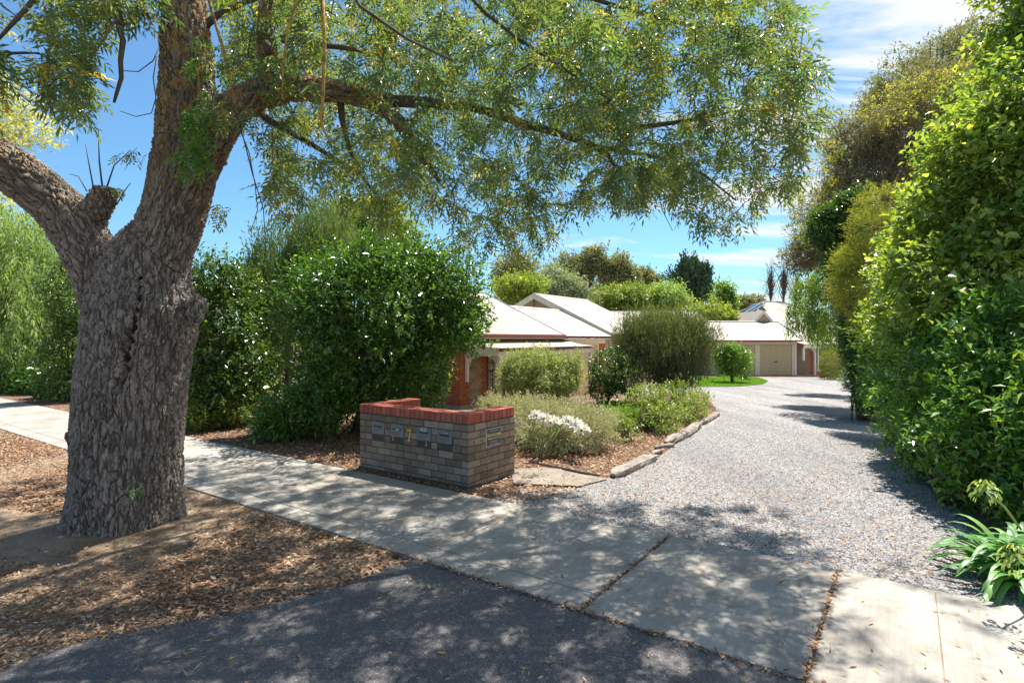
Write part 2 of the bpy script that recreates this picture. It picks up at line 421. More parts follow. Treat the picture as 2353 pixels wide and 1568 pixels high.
asph = [us(-3.33, -1.665)] + [hp(*q) for q in ((800, 1335), (560, 1400), (250, 1450), (80, 1500))] + [(-2.75, 2.6), (-3.4, 1.0), (-6, -0.6), (-60, -1.6), (-60, -9), (60, -9), (60, -2.6), (9, -1.8)] + [us(3.9, -1.665)]
sheet('asphalt_crossover', asph, 0.010, MAT['asphalt'], .25, .03)

grav = [us(-3.75, 0.0), us(-3.62, .35), hp(1185, 1122), hp(1330, 1118), hp(1404, 1096), hp(1455, 1074), hp(1510, 1048), hp(1585, 996), hp(1652, 951), hp(1636, 925), hp(1620, 903), hp(1560, 902), hp(1400, 902), hp(1330, 897), hp(1330, 884),
        hp(1560, 866), hp(1940, 866), hp(1955, 880), hp(1968, 905), hp(2022, 950), hp(2075, 1040), hp(2140, 1130), hp(2240, 1240), us(.95, .25), us(.9, 0.0)]
sheet('gravel_drive', grav, 0.010, MAT['gravel'], .3, .03)
strip = [hp(1178, 1078), hp(1240, 1073), hp(1300, 1080), hp(1400, 1101), hp(1330, 1116), hp(1178, 1110)]
MAT['old_concrete'] = mottled('old_concrete', [(.3, (.22, .18, .14)), (.7, (.34, .30, .25))], 4, 6, .9, (60, .3, .006), .2, fine=(80, .4))
sheet('concrete_strip', strip, 0.026, MAT['old_concrete'], .3, .02)
isl = [hp(*q) for q in ((1560, 868), (1700, 864.5), (1742, 868), (1764, 875), (1752, 882), (1700, 887), (1620, 888), (1560, 887))]
sheet('round_lawn', isl, 0.034, MAT['lawn'], .4, .03)
lawn2 = [hp(*q) for q in ((1372, 921), (1480, 925), (1476, 948), (1452, 990), (1405, 990), (1378, 950))]
sheet('garden_lawn', lawn2, 0.030, MAT['lawn'], .4, .03)
bed = [us(-3.75, 0.0), us(-3.62, .35), hp(1178, 1070)] + [hp(*q) for q in ((1300, 1070), (1402, 1094), (1453, 1072), (1508, 1047), (1583, 994), (1650, 949), (1634, 925), (1618, 905), (1500, 905), (1400, 905))] + [us(-9.5, 16), us(-13, 8.2), us(-30, 8.2), us(-30, 0)]
sheet('garden_bed', bed, 0.006, MAT['mulch'], .5, .04)
pav = [us(-9.4, 15.6), us(-11.4, 15.6), us(-11.4, 26), us(-9.4, 26)]
sheet('house_paving', pav, 0.05, MAT['paving'], .5, 0)

# footpath slabs
path = bpy.data.objects.new('footpath', None); COL.objects.link(path); path.rotation_euler = (0, 0, ROT)
path.location = (C0*NX, C0*NY, 0); path['kind'] = 'structure'
jl = [-40, -37, -34, -31, -28.1, -25.2, -22.4, -19.6, -16.9, -14.2, -12.0, -9.2, -7.7, -6.2, -4.71, -3.28, -1.73, -0.432, 1.25, 2.8, 4.3, 5.8, 7.4]
for i in range(len(jl)-1):
    a, b_ = jl[i], jl[i+1]
    ga = .011 if a in (-1.73, -.432) else .004
    gb = .011 if b_ in (-1.73, -.432) else .004
    s0 = -1.412 if b_ <= -1.7 else -1.66
    o = MB().box(a+ga, b_-gb, s0, 0, -.10, 0.0).obj('slab', MAT['concrete'], path); bevel(o, .006, 2)
    if s0 > -1.5:
        o = MB().box(a+ga, b_-gb, -1.66, -1.418, -.10, -.001).obj('edge_slab', MAT['concrete'], path); bevel(o, .006, 2)
    if a in (-3.28, -4.71, -6.2):
        for q in (.035, .085): MB().box(a+q, a+q+.007, -1.41, -.01, .0003, .0012).obj('groove', MAT['soil'], path)
    if a == -.432:
        for q in (.15, .62):
            MB().box(q, q+.008, -1.6, -.05, .0003, .0012).obj('groove', MAT['soil'], path)

# ------------------------------------------------------------------ loose leaves, stones, grass
def rand_dirs(n, r=RS):
    d = r.normal(size=(n, 3)); return d/np.linalg.norm(d, axis=1, keepdims=True)
def leaf_arrays(P, D, Nn, L, W, droop=0.0, hi=False):
    D = D/np.linalg.norm(D, axis=1, keepdims=True)
    S = np.cross(D, Nn); S /= np.linalg.norm(S, axis=1, keepdims=True) + 1e-9
    Nn = np.cross(S, D); L = L[:, None]; W = W[:, None]
    up = np.array([0, 0, 1.0])
    n = len(P)
    if not hi:
        mid = P + D*L*.45; f = Nn*W*.16
        V = np.stack([P, mid+S*W*.5+f, P+D*L-up*droop*L, mid-S*W*.5+f], 1)
        k = np.array([[0, 1, 2], [0, 2, 3]])
    else:
        dr = -up*droop*L
        V = np.stack([P, P+D*L*.28+S*W*.42+Nn*W*.16+dr*.1, P+D*L*.65+S*W*.44+Nn*W*.16+dr*.45, P+D*L+dr,
                      P+D*L*.65-S*W*.44+Nn*W*.16+dr*.45, P+D*L*.28-S*W*.42+Nn*W*.16+dr*.1, P+D*L*.48+dr*.25], 1)
        k = np.array([[0, 1, 6], [1, 2, 6], [2, 3, 6], [3, 4, 6], [4, 5, 6], [5, 0, 6]])
    m = V.shape[1]
    T = (np.arange(n)[:, None, None]*m + k[None]).reshape(-1, 3)
    return V.reshape(-1, 3), T, m
def scatter(poly, n, seed, dens=None):
    r = np.random.RandomState(seed); P = np.array([p[:2] for p in poly]); lo, hi = P.min(0), P.max(0); out = []
    tot = 0
    while tot < n:
        q = lo + (hi-lo)*r.rand(n*3, 2)
        k = inpoly(q[:, 0], q[:, 1], [tuple(p) for p in P])
        if dens is not None: k &= r.rand(len(q)) < dens(q[:, 0], q[:, 1])
        out.append(q[k]); tot += k.sum()
        if k.sum() == 0: break
    return np.concatenate(out)[:n]
def flat_leaves(name, xy, z, L, wr, mat, seed, tilt=.35, lab=None):
    r = np.random.RandomState(seed); n = len(xy)
    a = r.rand(n)*6.283
    D = np.stack([np.cos(a), np.sin(a), r.normal(size=n)*tilt*.4], -1)
    Nn = np.stack([r.normal(size=n)*tilt, r.normal(size=n)*tilt, np.ones(n)], -1)
    Ls = L[0] + (L[1]-L[0])*r.rand(n)
    P = np.column_stack([xy, z + r.rand(n)*.012 + .004])
    V, T, m = leaf_arrays(P, D, Nn, Ls, Ls*(wr[0] + (wr[1]-wr[0])*r.rand(n)), -.1)
    return link(name, mesh_np(name, V, T, mat, attr={'tint': np.repeat(r.rand(n), m)}), kind='stuff')
lit = [us(-18, 0.02), us(-3.45, 0.02), us(-3.2, .5)] + [hp(*q) for q in ((1400, 1092), (1508, 1047), (1583, 994), (1640, 955), (1560, 930), (1330, 1000))] + [us(-7, 4), us(-18, 3.5)]
def dlit(x, y):
    u, s = to_us(x, y); return np.clip(1.5 - np.hypot(x, y-5)/9, .12, 1)
xy = scatter(lit, 52000, 11, dlit)
flat_leaves('garden_leaf_litter', xy, gz(xy[:, 0], xy[:, 1])+.008, (.02, .06), (.25, .6), MAT['litter'], 12)
verge = [us(-14, -1.67), us(-3.3, -1.67), hp(935, 1290), hp(800, 1340), hp(560, 1405), hp(430, 1420), hp(300, 1350), hp(430, 1260), hp(420, 1150), hp(150, 1180), hp(0, 1160), us(-14, -3.4)]
def dver(x, y): return np.clip(.75 + .8*np.array(snoise(np.column_stack([x, y, x*0]), 2.2, 3)), .05, 1)
xy = scatter(verge, 44000, 21, dver)
flat_leaves('verge_leaf_litter', xy, gz(xy[:, 0], xy[:, 1]), (.02, .06), (.22, .5), MAT['litter'], 22)
dirt = [hp(0, 1160), hp(430, 1250), hp(560, 1400), hp(80, 1500), hp(-60, 1560), hp(-200, 1300)]
xy = scatter(dirt, 6500, 31, lambda x, y: np.clip(.25 + .9*np.array(snoise(np.column_stack([x, y, x*0]), 3.0, 8)), .04, 1))
flat_leaves('dirt_leaf_litter', xy, gz(xy[:, 0], xy[:, 1]), (.015, .05), (.2, .5), MAT['litter'], 32)
allp = [us(-12, -1.6), us(-12, -.05), us(1.5, -.05), us(3, -1.6), (3, 1.8), (-3, 1.8), hp(250, 1450), hp(560, 1400), us(-3.3, -1.67)]
xy = scatter(allp, 900, 41)
zz_ = np.where(to_us(xy[:, 0], xy[:, 1])[1] > -1.66, .001, -.008)
flat_leaves('fallen_ash_leaves', xy, zz_, (.035, .065), (.16, .3), MAT['fallen'], 42, .3)
dpoly = [us(-3.5, 0.02), us(.9, 0.02), us(.5, 2), us(-.2, 6), us(-4.4, 6), us(-3.6, 1.5)]
def dd(x, y): s = to_us(x, y)[1]; return np.clip(1.1-s/3.5, .10, 1)
xy = scatter(dpoly, 2600, 51, dd)
flat_leaves('drive_leaf_litter', xy, gz(xy[:, 0], xy[:, 1])+.012, (.02, .05), (.25, .5), MAT['litter'], 52)
# litter packed into the two open joints of the path
pts = []
for uj in (-1.73, -.432):
    s = RS.rand(420)*1.64-1.65; pts.append(np.column_stack(us(uj+RS.normal(size=420)*.006, s)))
s = RS.rand(700); pts.append(np.column_stack(us(-3.4+s*4.2, -1.672+RS.normal(size=700)*.010)))
xy = np.concatenate(pts)
flat_leaves('joint_leaf_litter', xy, -.012, (.015, .05), (.25, .5), MAT['litter'], 62)

def stones(name, poly, n, size, seed, dens, lift=.01):
    r = np.random.RandomState(seed); xy = scatter(poly, n, seed, dens); n = len(xy)
    s = size[0] + (size[1]-size[0])*r.rand(n)**1.6
    O = np.array([(1, 0, 0), (0, 1, 0), (-1, 0, 0), (0, -1, 0), (0, 0, 1.0)])
    V = O[None]*(s[:, None, None]) * (0.7+.5*r.rand(n, 5, 1))
    a = r.rand(n)*6.283; ca, sa = np.cos(a)[:, None], np.sin(a)[:, None]
    V[:, :, 1] *= .7; V[:, :, 2] *= .55
    X = V[:, :, 0]*ca - V[:, :, 1]*sa; Y = V[:, :, 0]*sa + V[:, :, 1]*ca
    V = np.stack([X + xy[:, None, 0], Y + xy[:, None, 1], V[:, :, 2] + (gz(xy[:, 0], xy[:, 1])+lift)[:, None]], -1)
    k = np.array([[0, 1, 4], [1, 2, 4], [2, 3, 4], [3, 0, 4]])
    T = (np.arange(n)[:, None, None]*5 + k).reshape(-1, 3)
    return link(name, mesh_np(name, V.reshape(-1, 3), T, MAT['stone'], attr={'tint': np.repeat(r.rand(n), 5)}), kind='stuff')
gpoly = [us(-3.3, 0.01), hp(1330, 1120), hp(1404, 1098), hp(1510, 1050), hp(1585, 998), us(-3.9, 12), us(-.6, 12), us(.1, 6), us(.5, 2), us(1.1, .3), us(1.1, 0.01)]
stones('gravel_stones', gpoly, 95000, (.006, .017), 71, lambda x, y: np.clip(1.15-to_us(x, y)[1]/10, .1, 1))
stones('verge_stones', [hp(0, 1420), hp(250, 1400), hp(560, 1380), hp(700, 1350), hp(560, 1410), hp(250, 1465), hp(60, 1540), hp(-80, 1560)], 900, (.005, .013), 72, None, .002)

def grass_blades(name, poly, n, hgt, seed, off):
    r = np.random.RandomState(seed); xy = scatter(poly, n, seed)
    D = np.column_stack([r.normal(size=(len(xy), 2))*.45, np.ones(len(xy))])
    P = np.column_stack([xy, gz(xy[:, 0], xy[:, 1])+off])
    L = hgt*(.5+r.rand(len(xy))); V, T, m = leaf_arrays(P, D, rand_dirs(len(xy), r), L, L*.22)
    link(name, mesh_np(name, V, T, MAT['grass'], attr={'tint': np.repeat(r.rand(len(xy)), m)}), kind='stuff')
grass_blades('round_lawn_grass', isl, 22000, .06, 81, .03)
grass_blades('garden_lawn_grass', lawn2, 12000, .05, 82, .025)

# ------------------------------------------------------------------ timber edging, hose, sprigs
MAT['driftwood'] = mottled('driftwood', [(.3, (.16, .13, .11)), (.55, (.36, .31, .27)), (.75, (.52, .47, .42))], 7, 6, .9, (18, .9, .02), .2, stretch=(1, 1, 1), fine=(30, .6))
def log(pts, wd, ht, label, seed):
    P = [Vector(hit(*q)) for q in pts]; base = P[0].copy()
    r = random.Random(seed); mb = MB(); n = 10; rings = []
    total = []
    for i in range(len(P)-1):
        k = 7
        total += [P[i].lerp(P[i+1], j/k) for j in range(k)]
    total.append(P[-1]); b = 0
    for i, p in enumerate(total):
        t = (total[min(i+1, len(total)-1)] - total[max(i-1, 0)]).normalized(); sd = t.cross(Vector((0, 0, 1))).normalized()
        e = min(1, .35+.65*min(i, len(total)-1-i)/2.0)
        for a in range(n):
            an = 2*math.pi*a/n; q = abs(math.cos(an))**.6*math.copysign(1, math.cos(an)); h = abs(math.sin(an))**.6*math.copysign(1, math.sin(an))
            j = 1+.35*noise.noise((p.x*5, p.y*5, a*1.7+seed))
            mb.v.append(tuple(p - base + sd*q*wd/2*e*j + Vector((0, 0, ht*.3 + h*ht*.62*e*j))))
    for i in range(len(total)-1):
        for a in range(n):
            a2 = (a+1) % n; mb.f.append((i*n+a, (i+1)*n+a, (i+1)*n+a2, i*n+a2))
    mb.f.append(tuple(range(n))); e = (len(total)-1)*n; mb.f.append(tuple(range(e+n-1, e-1, -1)))
    o = mb.obj('timber_edging', MAT['driftwood'], None, tuple(base)); tag(o, label, 'log', 'weathered timber edging along the gravel drive')
log([(1409, 1096), (1453, 1073), (1507, 1050)], .20, .09, 'nearest weathered log edging the gravel drive, thickest at its foot', 1)
log([(1499, 1045), (1520, 1036)], .10, .06, 'short broken stub of grey timber between two longer drive edging logs', 2)
log([(1506, 1030), (1525, 1027), (1547, 1024)], .13, .06, 'flat split piece of timber lying sideways at the drive edge', 3)
log([(1530, 1021), (1580, 996), (1609, 974)], .20, .11, 'long pale weathered log in the middle of the drive edging', 4)
log([(1611, 974), (1632, 962), (1651, 950)], .16, .09, 'farthest grey edging log, ending beside the rose bushes', 5)
ps = [hit(1215, 1062), hit(1245, 1069), hit(1290, 1078), hit(1335, 1088), hit(1378, 1095)]
o = MB().tube([tuple(p+np.array((0, 0, .02))) for p in ps], .014, 6).obj('garden_edging_pipe', plain('black_plastic', (.03, .03, .03), .6)); tag(o, 'thin black pipe edging the bed behind the pale concrete strip', 'pipe')

# ------------------------------------------------------------------ plants
def noiseamp(P, f, seed): return snoise(P, f, seed)
UNIT = {}
def unit_leaf(mat, wr, droop, n=6):
    key = (mat, wr, droop)
    if key not in UNIT:
        L = []
        for i in range(n):
            r = np.random.RandomState(i)
            V, T, m = leaf_arrays(np.zeros((1, 3)), np.array([[1.0, 0, 0]]), np.array([[0, 0, 1.0]]), np.array([1.0]), np.array([wr*(.85+.3*r.rand())]), droop*(.5+r.rand()), True)
            L.append(mesh_np('leaf', V, T, MAT[mat], attr={'tint': np.full(m, 0.0), 'single': np.ones(m)}))
        UNIT[key] = L
    return UNIT[key]
def put_leaves(root, P, D, Nn, L, mat, wr, droop, cnt, seed, name='leaf'):
    r = random.Random(seed); U = unit_leaf(mat, wr, droop)
    rl = Vector(root.location)
    for i in range(min(cnt, len(P))):
        d = Vector(D[i]).normalized(); s = d.cross(Vector(Nn[i])).normalized(); nn = s.cross(d)
        o = bpy.data.objects.new(name, r.choice(U)); COL.objects.link(o); o.parent = root
        l = float(L[i]); p = Vector(P[i]) - rl
        o.matrix_local = Matrix(((d.x*l, -s.x*l, nn.x*l, p.x), (d.y*l, -s.y*l, nn.y*l, p.y), (d.z*l, -s.z*l, nn.z*l, p.z), (0, 0, 0, 1)))
def E(px, py, rx, ry, d, rd=None):
    c = ray(px, py, d); a = rx/F*d; b = ry/F*d
    return (c, np.array([a, rd if rd else (a+b)/2, b]))
def sample_ells(ells, n, shell, amp, freq, seed, floor=True):
    r = np.random.RandomState(seed)
    wts = np.array([(e[1][0]*e[1][1]*e[1][2])**(2/3.) for e in ells]); wts /= wts.sum()
    Ps, Os = [], []; tot = 0
    for _ in range(12):
        k = r.choice(len(ells), n, p=wts)
        d = rand_dirs(n, r)
        C = np.array([ells[i][0] for i in k]); A = np.array([ells[i][1] for i in k])
        rad = shell + (1-shell)*r.rand(n)**.7
        rad = np.where(r.rand(n) < .09, 1.02 + .17*r.rand(n), rad)
        Q = C + A*d*rad[:, None]
        j = 1 + amp*snoise(C + A*d, freq/A.mean(), seed+9)
        Q = C + (Q-C)*j[:, None]
        O = d/A; O /= np.linalg.norm(O, axis=1, keepdims=True)
        ok = np.ones(n, bool)
        for c, a in ells: ok &= ~(np.linalg.norm((Q-c)/a, axis=1) < shell*.8)
        if floor: ok &= Q[:, 2] > gz(Q[:, 0], Q[:, 1]) + .03
        Ps.append(Q[ok]); Os.append(O[ok]); tot += ok.sum()
        if tot >= n: break
    return np.concatenate(Ps)[:n], np.concatenate(Os)[:n]
NL = [0]
def plant(name, label, cat, base, ells, n, k, L, wr, mat, style='broad', stems=40, stem_r=.02, parts=0, group=None, tl=None,
          shell=.5, amp=.22, freq=2.5, droop=.12, seed=1, tint=(.0, .75), twig='bark_small', trunk=None, flowers=None, floor=True, hi=False, toptint=0):
    r = np.random.RandomState(seed*13+5)
    b = np.array([base[0], base[1], float(gz(base[0], base[1]))]) if len(base) == 2 else np.array(base)
    root = thing(name, label, cat, tuple(b), 0, group)
    P, O = sample_ells(ells, n, shell, amp, freq, seed, floor); n = len(P)
    if tl is None: tl = L*2.4
    up = np.array([0, 0, 1.0])
    if style == 'broad':   T = O*.7 + up*.35 + rand_dirs(n, r)*.6
    elif style == 'up':    T = O*.25 + up*1.1 + rand_dirs(n, r)*.25
    elif style == 'weep':  T = O*.3 - up*.9 + rand_dirs(n, r)*.35
    elif style == 'spike': T = O*.9 + up*.2 + rand_dirs(n, r)*.35
    T /= np.linalg.norm(T, axis=1, keepdims=True)
    tj = r.rand(n)
    j = (np.arange(k)+.5)/k
    PP = P[:, None] + T[:, None]*(tl*(j-.5))[None, :, None]*(0.7+.6*r.rand(n))[:, None, None] + r.normal(size=(n, k, 3))*L*.22
    RD = rand_dirs(n*k, r).reshape(n, k, 3)
    sp = {'broad': .85, 'up': .35, 'weep': .5, 'spike': .45}[style]
    DD = T[:, None]*(1-sp*.45) + RD*sp
    NN = (up*.75 + O[:, None]*.35) + rand_dirs(n*k, r).reshape(n, k, 3)*.55
    LL = L*(.45+.95*r.rand(n, k)**1.3)*(.8+.4*r.rand(n, 1))
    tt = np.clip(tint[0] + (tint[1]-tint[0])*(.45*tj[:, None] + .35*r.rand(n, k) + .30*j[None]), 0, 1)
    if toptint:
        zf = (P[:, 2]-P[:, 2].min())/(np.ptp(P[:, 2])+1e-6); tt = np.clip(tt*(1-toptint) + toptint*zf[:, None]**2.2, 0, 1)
    tt = np.where(r.rand(n, k) < .02, .97, tt)
    PP, DD, NN, LL, tt = PP.reshape(-1, 3), DD.reshape(-1, 3), NN.reshape(-1, 3), LL.ravel(), tt.ravel()
    ok = PP[:, 2] > gz(PP[:, 0], PP[:, 1]) + .01
    PP, DD, NN, LL, tt = PP[ok], DD[ok], NN[ok], LL[ok], tt[ok]
    if parts:
        dist = np.linalg.norm(PP - np.array([0, 0, H]), axis=1)/LL; qx, qy = proj(PP)
        inf = (qx > 5) & (qx < 2345) & (qy > 5) & (qy < 1560)
        cand = np.where(inf)[0]; cand = cand[np.argsort(dist[cand])][:parts*5]; sel = r.permutation(cand)[:parts]
        put_leaves(root, PP[sel], DD[sel], NN[sel], LL[sel]*1.1, mat, wr, droop, parts, seed)
        keep = np.ones(len(PP), bool); keep[sel] = False
        PP, DD, NN, LL, tt = PP[keep], DD[keep], NN[keep], LL[keep], tt[keep]
    V, T_, m = leaf_arrays(PP - b, DD, NN, LL, LL*wr*(.8+.4*r.rand(len(LL))), droop, hi)
    NL[0] += len(T_)
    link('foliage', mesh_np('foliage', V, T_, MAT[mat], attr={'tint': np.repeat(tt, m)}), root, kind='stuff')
    if stems:
        sel = r.permutation(n)[:stems]; tip = P[sel]
        cc = np.array([e[0] for e in ells]).mean(0)
        st = np.tile(b, (len(sel), 1)) + r.normal(size=(len(sel), 3))*np.array([.08, .08, 0])*min(2, abs(cc[2]-b[2]))
        if trunk: st = np.array([trunk[-1][0]]*len(sel)) - (np.array(trunk[-1][0])-b)*(.35*r.rand(len(sel), 1))
        q1 = st*.6 + tip*.4; q1[:, 2] += .12*np.abs(tip[:, 2]-st[:, 2]); q1 += r.normal(size=q1.shape)*.04
        q2 = st*.25 + tip*.75; q2[:, 2] += .06*np.abs(tip[:, 2]-st[:, 2])
        PL = np.stack([st, q1, q2, tip], 1) - b
        V, Q = tubes_np(PL, np.tile(np.array([1, .7, .4, .15])*stem_r, (len(sel), 1))*(.6+.6*r.rand(len(sel), 1)), 5)
        link('branches', mesh_np('branches', V, Q, MAT[twig], True), root, kind='stuff')
    if trunk:
        MB().tube([tuple(np.array(p)-b) for p, _ in trunk], [q for _, q in trunk], 9).obj('trunk', MAT['bark_small'], root, smooth=True)
    if flowers:
        col, fn, fs = flowers
        for q in P[r.permutation(n)[:fn]]:
            mb = MB(); 
            V, T2, m = leaf_arrays(np.zeros((7, 3)), np.column_stack([np.cos(np.arange(7)*.9), np.sin(np.arange(7)*.9), .3+.4*r.rand(7)])+rand_dirs(7, r)*.3, rand_dirs(7, r)+up, np.full(7, fs), np.full(7, fs*.8))
            link('flower', mesh_np('flower', V, T2, MAT[col], attr={'tint': np.full(len(V), .5)}), root, tuple(q-b))
    return root
def tk(px, py0, py1, d, r0, r1, lean=0):
    """a trunk from the ground at depth d up to the height seen at row py1"""
    a = ray(px, py0, d); a[2] = float(gz(a[0], a[1])) - .05; c = ray(px+lean, py1, d)
    m = (a+c)/2 + np.array([.06, .05, 0])
    return [(tuple(a), r0), (tuple(m), (r0+r1)/2), (tuple(c), r1)]
# ------------------------------------------------------------------ letterbox wall
def brick_mat(name, stops, wear=None, rough=.9, fine=.6):
    m, t, b, o = newmat(name)
    c = coords(t); oi = N(t, 'ShaderNodeObjectInfo')
    wp = N(t, 'ShaderNodeVectorMath', _operation='ADD'); Lk(t, c, wp.inputs[0]); Lk(t, oi.outputs['Location'], wp.inputs[1])
    f = M(t, 'ADD', M(t, 'MULTIPLY', noise_(t, wp.outputs[0], 9, 5, .65), .6), M(t, 'MULTIPLY', oi.outputs['Random'], .45))
    col = ramp(t, f, stops)
    col = mixc(t, fine, col, ramp(t, noise_(t, wp.outputs[0], 110, 3, .8), [(.3, (.55,)*3), (.65, (1.05,)*3)]), 'MULTIPLY')
    if wear:
        col = mixc(t, ramp_f(t, noise_(t, wp.outputs[0], 4.2, 5, .7), .54, .68), col, wear)
    Lk(t, col, b.inputs['Base Color']); b.inputs['Roughness'].default_value = rough; b.inputs['Specular IOR Level'].default_value = .2
    bump(t, b, noise_(t, wp.outputs[0], 90, 4, .8), .5, .004)
    return m
MAT['grey_brick'] = brick_mat('grey_brick', [(.2, (.15, .11, .085)), (.5, (.28, .21, .16)), (.8, (.40, .315, .25))], (.20, .175, .08))
MAT['red_cap'] = brick_mat('red_cap', [(.2, (.30, .075, .05)), (.5, (.42, .12, .085)), (.8, (.50, .17, .12))], None, .85, .4)
MAT['old_mortar'] = mottled('old_mortar', [(.3, (.055, .048, .04)), (.7, (.12, .105, .085))], 12, 5, .95)
MAT['zinc'] = mottled('zinc_plate', [(.3, (.13, .13, .14)), (.7, (.21, .21, .22))], 8, 5, .55, (60, .1, .003), .5)
MAT['black'] = plain('dark_slot', (.012, .012, .014), .7)
MAT['brass'] = plain('brass_numeral', (.62, .36, .08), .45, .5, metal=.3)
MAT['plaque'] = plain('plaque_grey', (.075, .08, .085), .5)
MAT['white_paint'] = plain('white_paint', (.8, .8, .78), .5)
MAT['sticker'] = plain('sticker_green', (.50, .60, .52), .6)
MAT['gold_print'] = plain('gold_print', (.80, .60, .24), .5)
MAT['white_print'] = plain('print_white', (.72, .74, .74), .6)  # plain white print of the plaque text and border
LW, WD = 1.91, .95
ox, oy = us(-4.20-LW, .196)
WALL = thing('letterbox_wall', 'low U-shaped grey brick letterbox wall with red brick coping beside the drive entrance', 'wall', (ox, oy, 0), ROT)
Z0 = -.036; NR = 9; CH = .086; TOP = Z0 + NR*CH
core = MB()
core.box(.008, LW-.008, .008, .222, Z0-.1, TOP+.004)
core.box(.008, .222, .222, WD-.008, Z0-.1, TOP+.004)
core.box(LW-.222, LW-.008, .222, WD-.008, Z0-.1, TOP+.004)
core.obj('mortar', MAT['old_mortar'], WALL)
_bm = {}
def brick(parent, x, y, z, lx, ly, lz, mat, name='brick', bev=.004):
    key = (round(lx, 3), round(ly, 3), round(lz, 3), mat)
    if key not in _bm:
        hx, hy, hz, b = lx/2, ly/2, lz/2, bev
        mb = MB(); v = []
        for sx in (-1, 1):
            for sy in (-1, 1):
                for sz in (-1, 1):
                    v += [(sx*(hx-b), sy*(hy-b), sz*hz), (sx*(hx-b), sy*hy, sz*(hz-b)), (sx*hx, sy*(hy-b), sz*(hz-b))]
        import bmesh
        bmm = bmesh.new(); [bmm.verts.new(q) for q in v]; bmesh.ops.convex_hull(bmm, input=bmm.verts)
        me = bpy.data.meshes.new(name); bmm.to_mesh(me); bmm.free(); me.materials.append(MAT[mat]); _bm[key] = me
    o = link(name, _bm[key], parent, (x+lx/2, y+ly/2, z+lz/2))
    o.rotation_euler = (R_.uniform(-.006, .006), R_.uniform(-.006, .006), R_.uniform(-.008, .008)); return o
plates = [(.245, .48), (.605, .84), (1.075, 1.31), (1.42, 1.655)]
for r in range(NR):
    z = Z0 + r*CH
    odd = r % 2
    xs = [(0, .11)] + [(.12+.24*i, .35+.24*i) for i in range(7)] + [(1.80, 1.91)] if odd else [(.24*i, .24*i+.23) for i in range(7)] + [(1.68, 1.91)]
    if odd: xs = xs[1:-1]                    # the end halves are the ends of the side stretchers
    if r in (5, 6):
        new = []
        for a, b in xs:
            segs = [(a, b)]
            for p, q in plates:
                segs = [s for (c, d) in segs for s in (((c, min(d, p-.006)),) if c < p-.006 else ()) + (((max(c, q+.006), d),) if d > q+.006 else ())]
            new += [s for s in segs if s[1]-s[0] > .03]
        xs = new
    for a, b in xs: brick(WALL, a, 0, z, b-a, .11, .076, 'grey_brick')
    for side in (0, 1):
        x = 0 if side == 0 else LW-.11
        ys = [(.24*i, .24*i+.23) for i in range(4)] if odd else [(.12+.24*i, .35+.24*i) for i in range(3)] + [(.84, .95)]
        for a, b in ys: brick(WALL, x, a, z, .11, min(b, WD)-a, .076, 'grey_brick')
        xi = .12 if side == 0 else LW-.23
        for a, b in [(.24+.24*i, .47+.24*i) for i in range(3)]: brick(WALL, xi, a, z, .11, min(b, WD)-a, .076, 'grey_brick')
    for i in range(6): brick(WALL, .235+.24*i, .12, z, .23, .11, .076, 'grey_brick')
CZ = TOP + .006
for i in range(22): brick(WALL, i*.0870+.002, -.006+R_.uniform(-.002, .002), CZ+R_.uniform(-.001, .002), .0775, .236, .108, 'red_cap', 'coping_brick', .003)
for i in range(8):
    for xx in (-.006+0*i, LW-.23): brick(WALL, xx+R_.uniform(-.002, .002), .240+i*.0868+.004, CZ+R_.uniform(-.001, .002), .236, .0775, .108, 'red_cap', 'coping_brick', .003)
MB().box(.006, LW-.012, .004, .222, CZ+.01, CZ+.101).box(0.0, .226, .23, WD-.012, CZ+.01, CZ+.101).box(LW-.226, LW-.004, .23, WD-.012, CZ+.01, CZ+.101).obj('coping_mortar', MAT['old_mortar'], WALL)
MB().box(-.02, LW+.02, -.02, .22, -.06, .012).box(LW-.25, LW+.02, .22, WD+.02, -.14, -.008).obj('footing', MAT['old_mortar'], WALL)
def text(body, size, mat, parent, loc, rot, name='lettering', ext=.0008, bold=0.0, sx=1, align='CENTER', shear=0):
    cu = bpy.data.curves.new(name, 'FONT'); cu.body = body; cu.size = size; cu.extrude = ext; cu.align_x = align; cu.align_y = 'CENTER'; cu.offset = bold; cu.shear = shear
    cu.materials.append(MAT[mat]); t0 = bpy.data.objects.new(name, cu); COL.objects.link(t0); dg_ = bpy.context.evaluated_depsgraph_get(); dg_.update()
    me_ = bpy.data.meshes.new_from_object(t0.evaluated_get(dg_)); bpy.data.objects.remove(t0); me_.name = name; o = bpy.data.objects.new(name, me_); COL.objects.link(o); o.parent = parent; o.location = loc; o.rotation_euler = rot; o.scale = (sx, 1, 1)
    return o
FR = (math.pi/2, 0, 0)                      # faces local -y
SR = (math.pi/2, 0, math.pi/2)              # faces local +x
lab = ['second letterbox slot plate from the left']
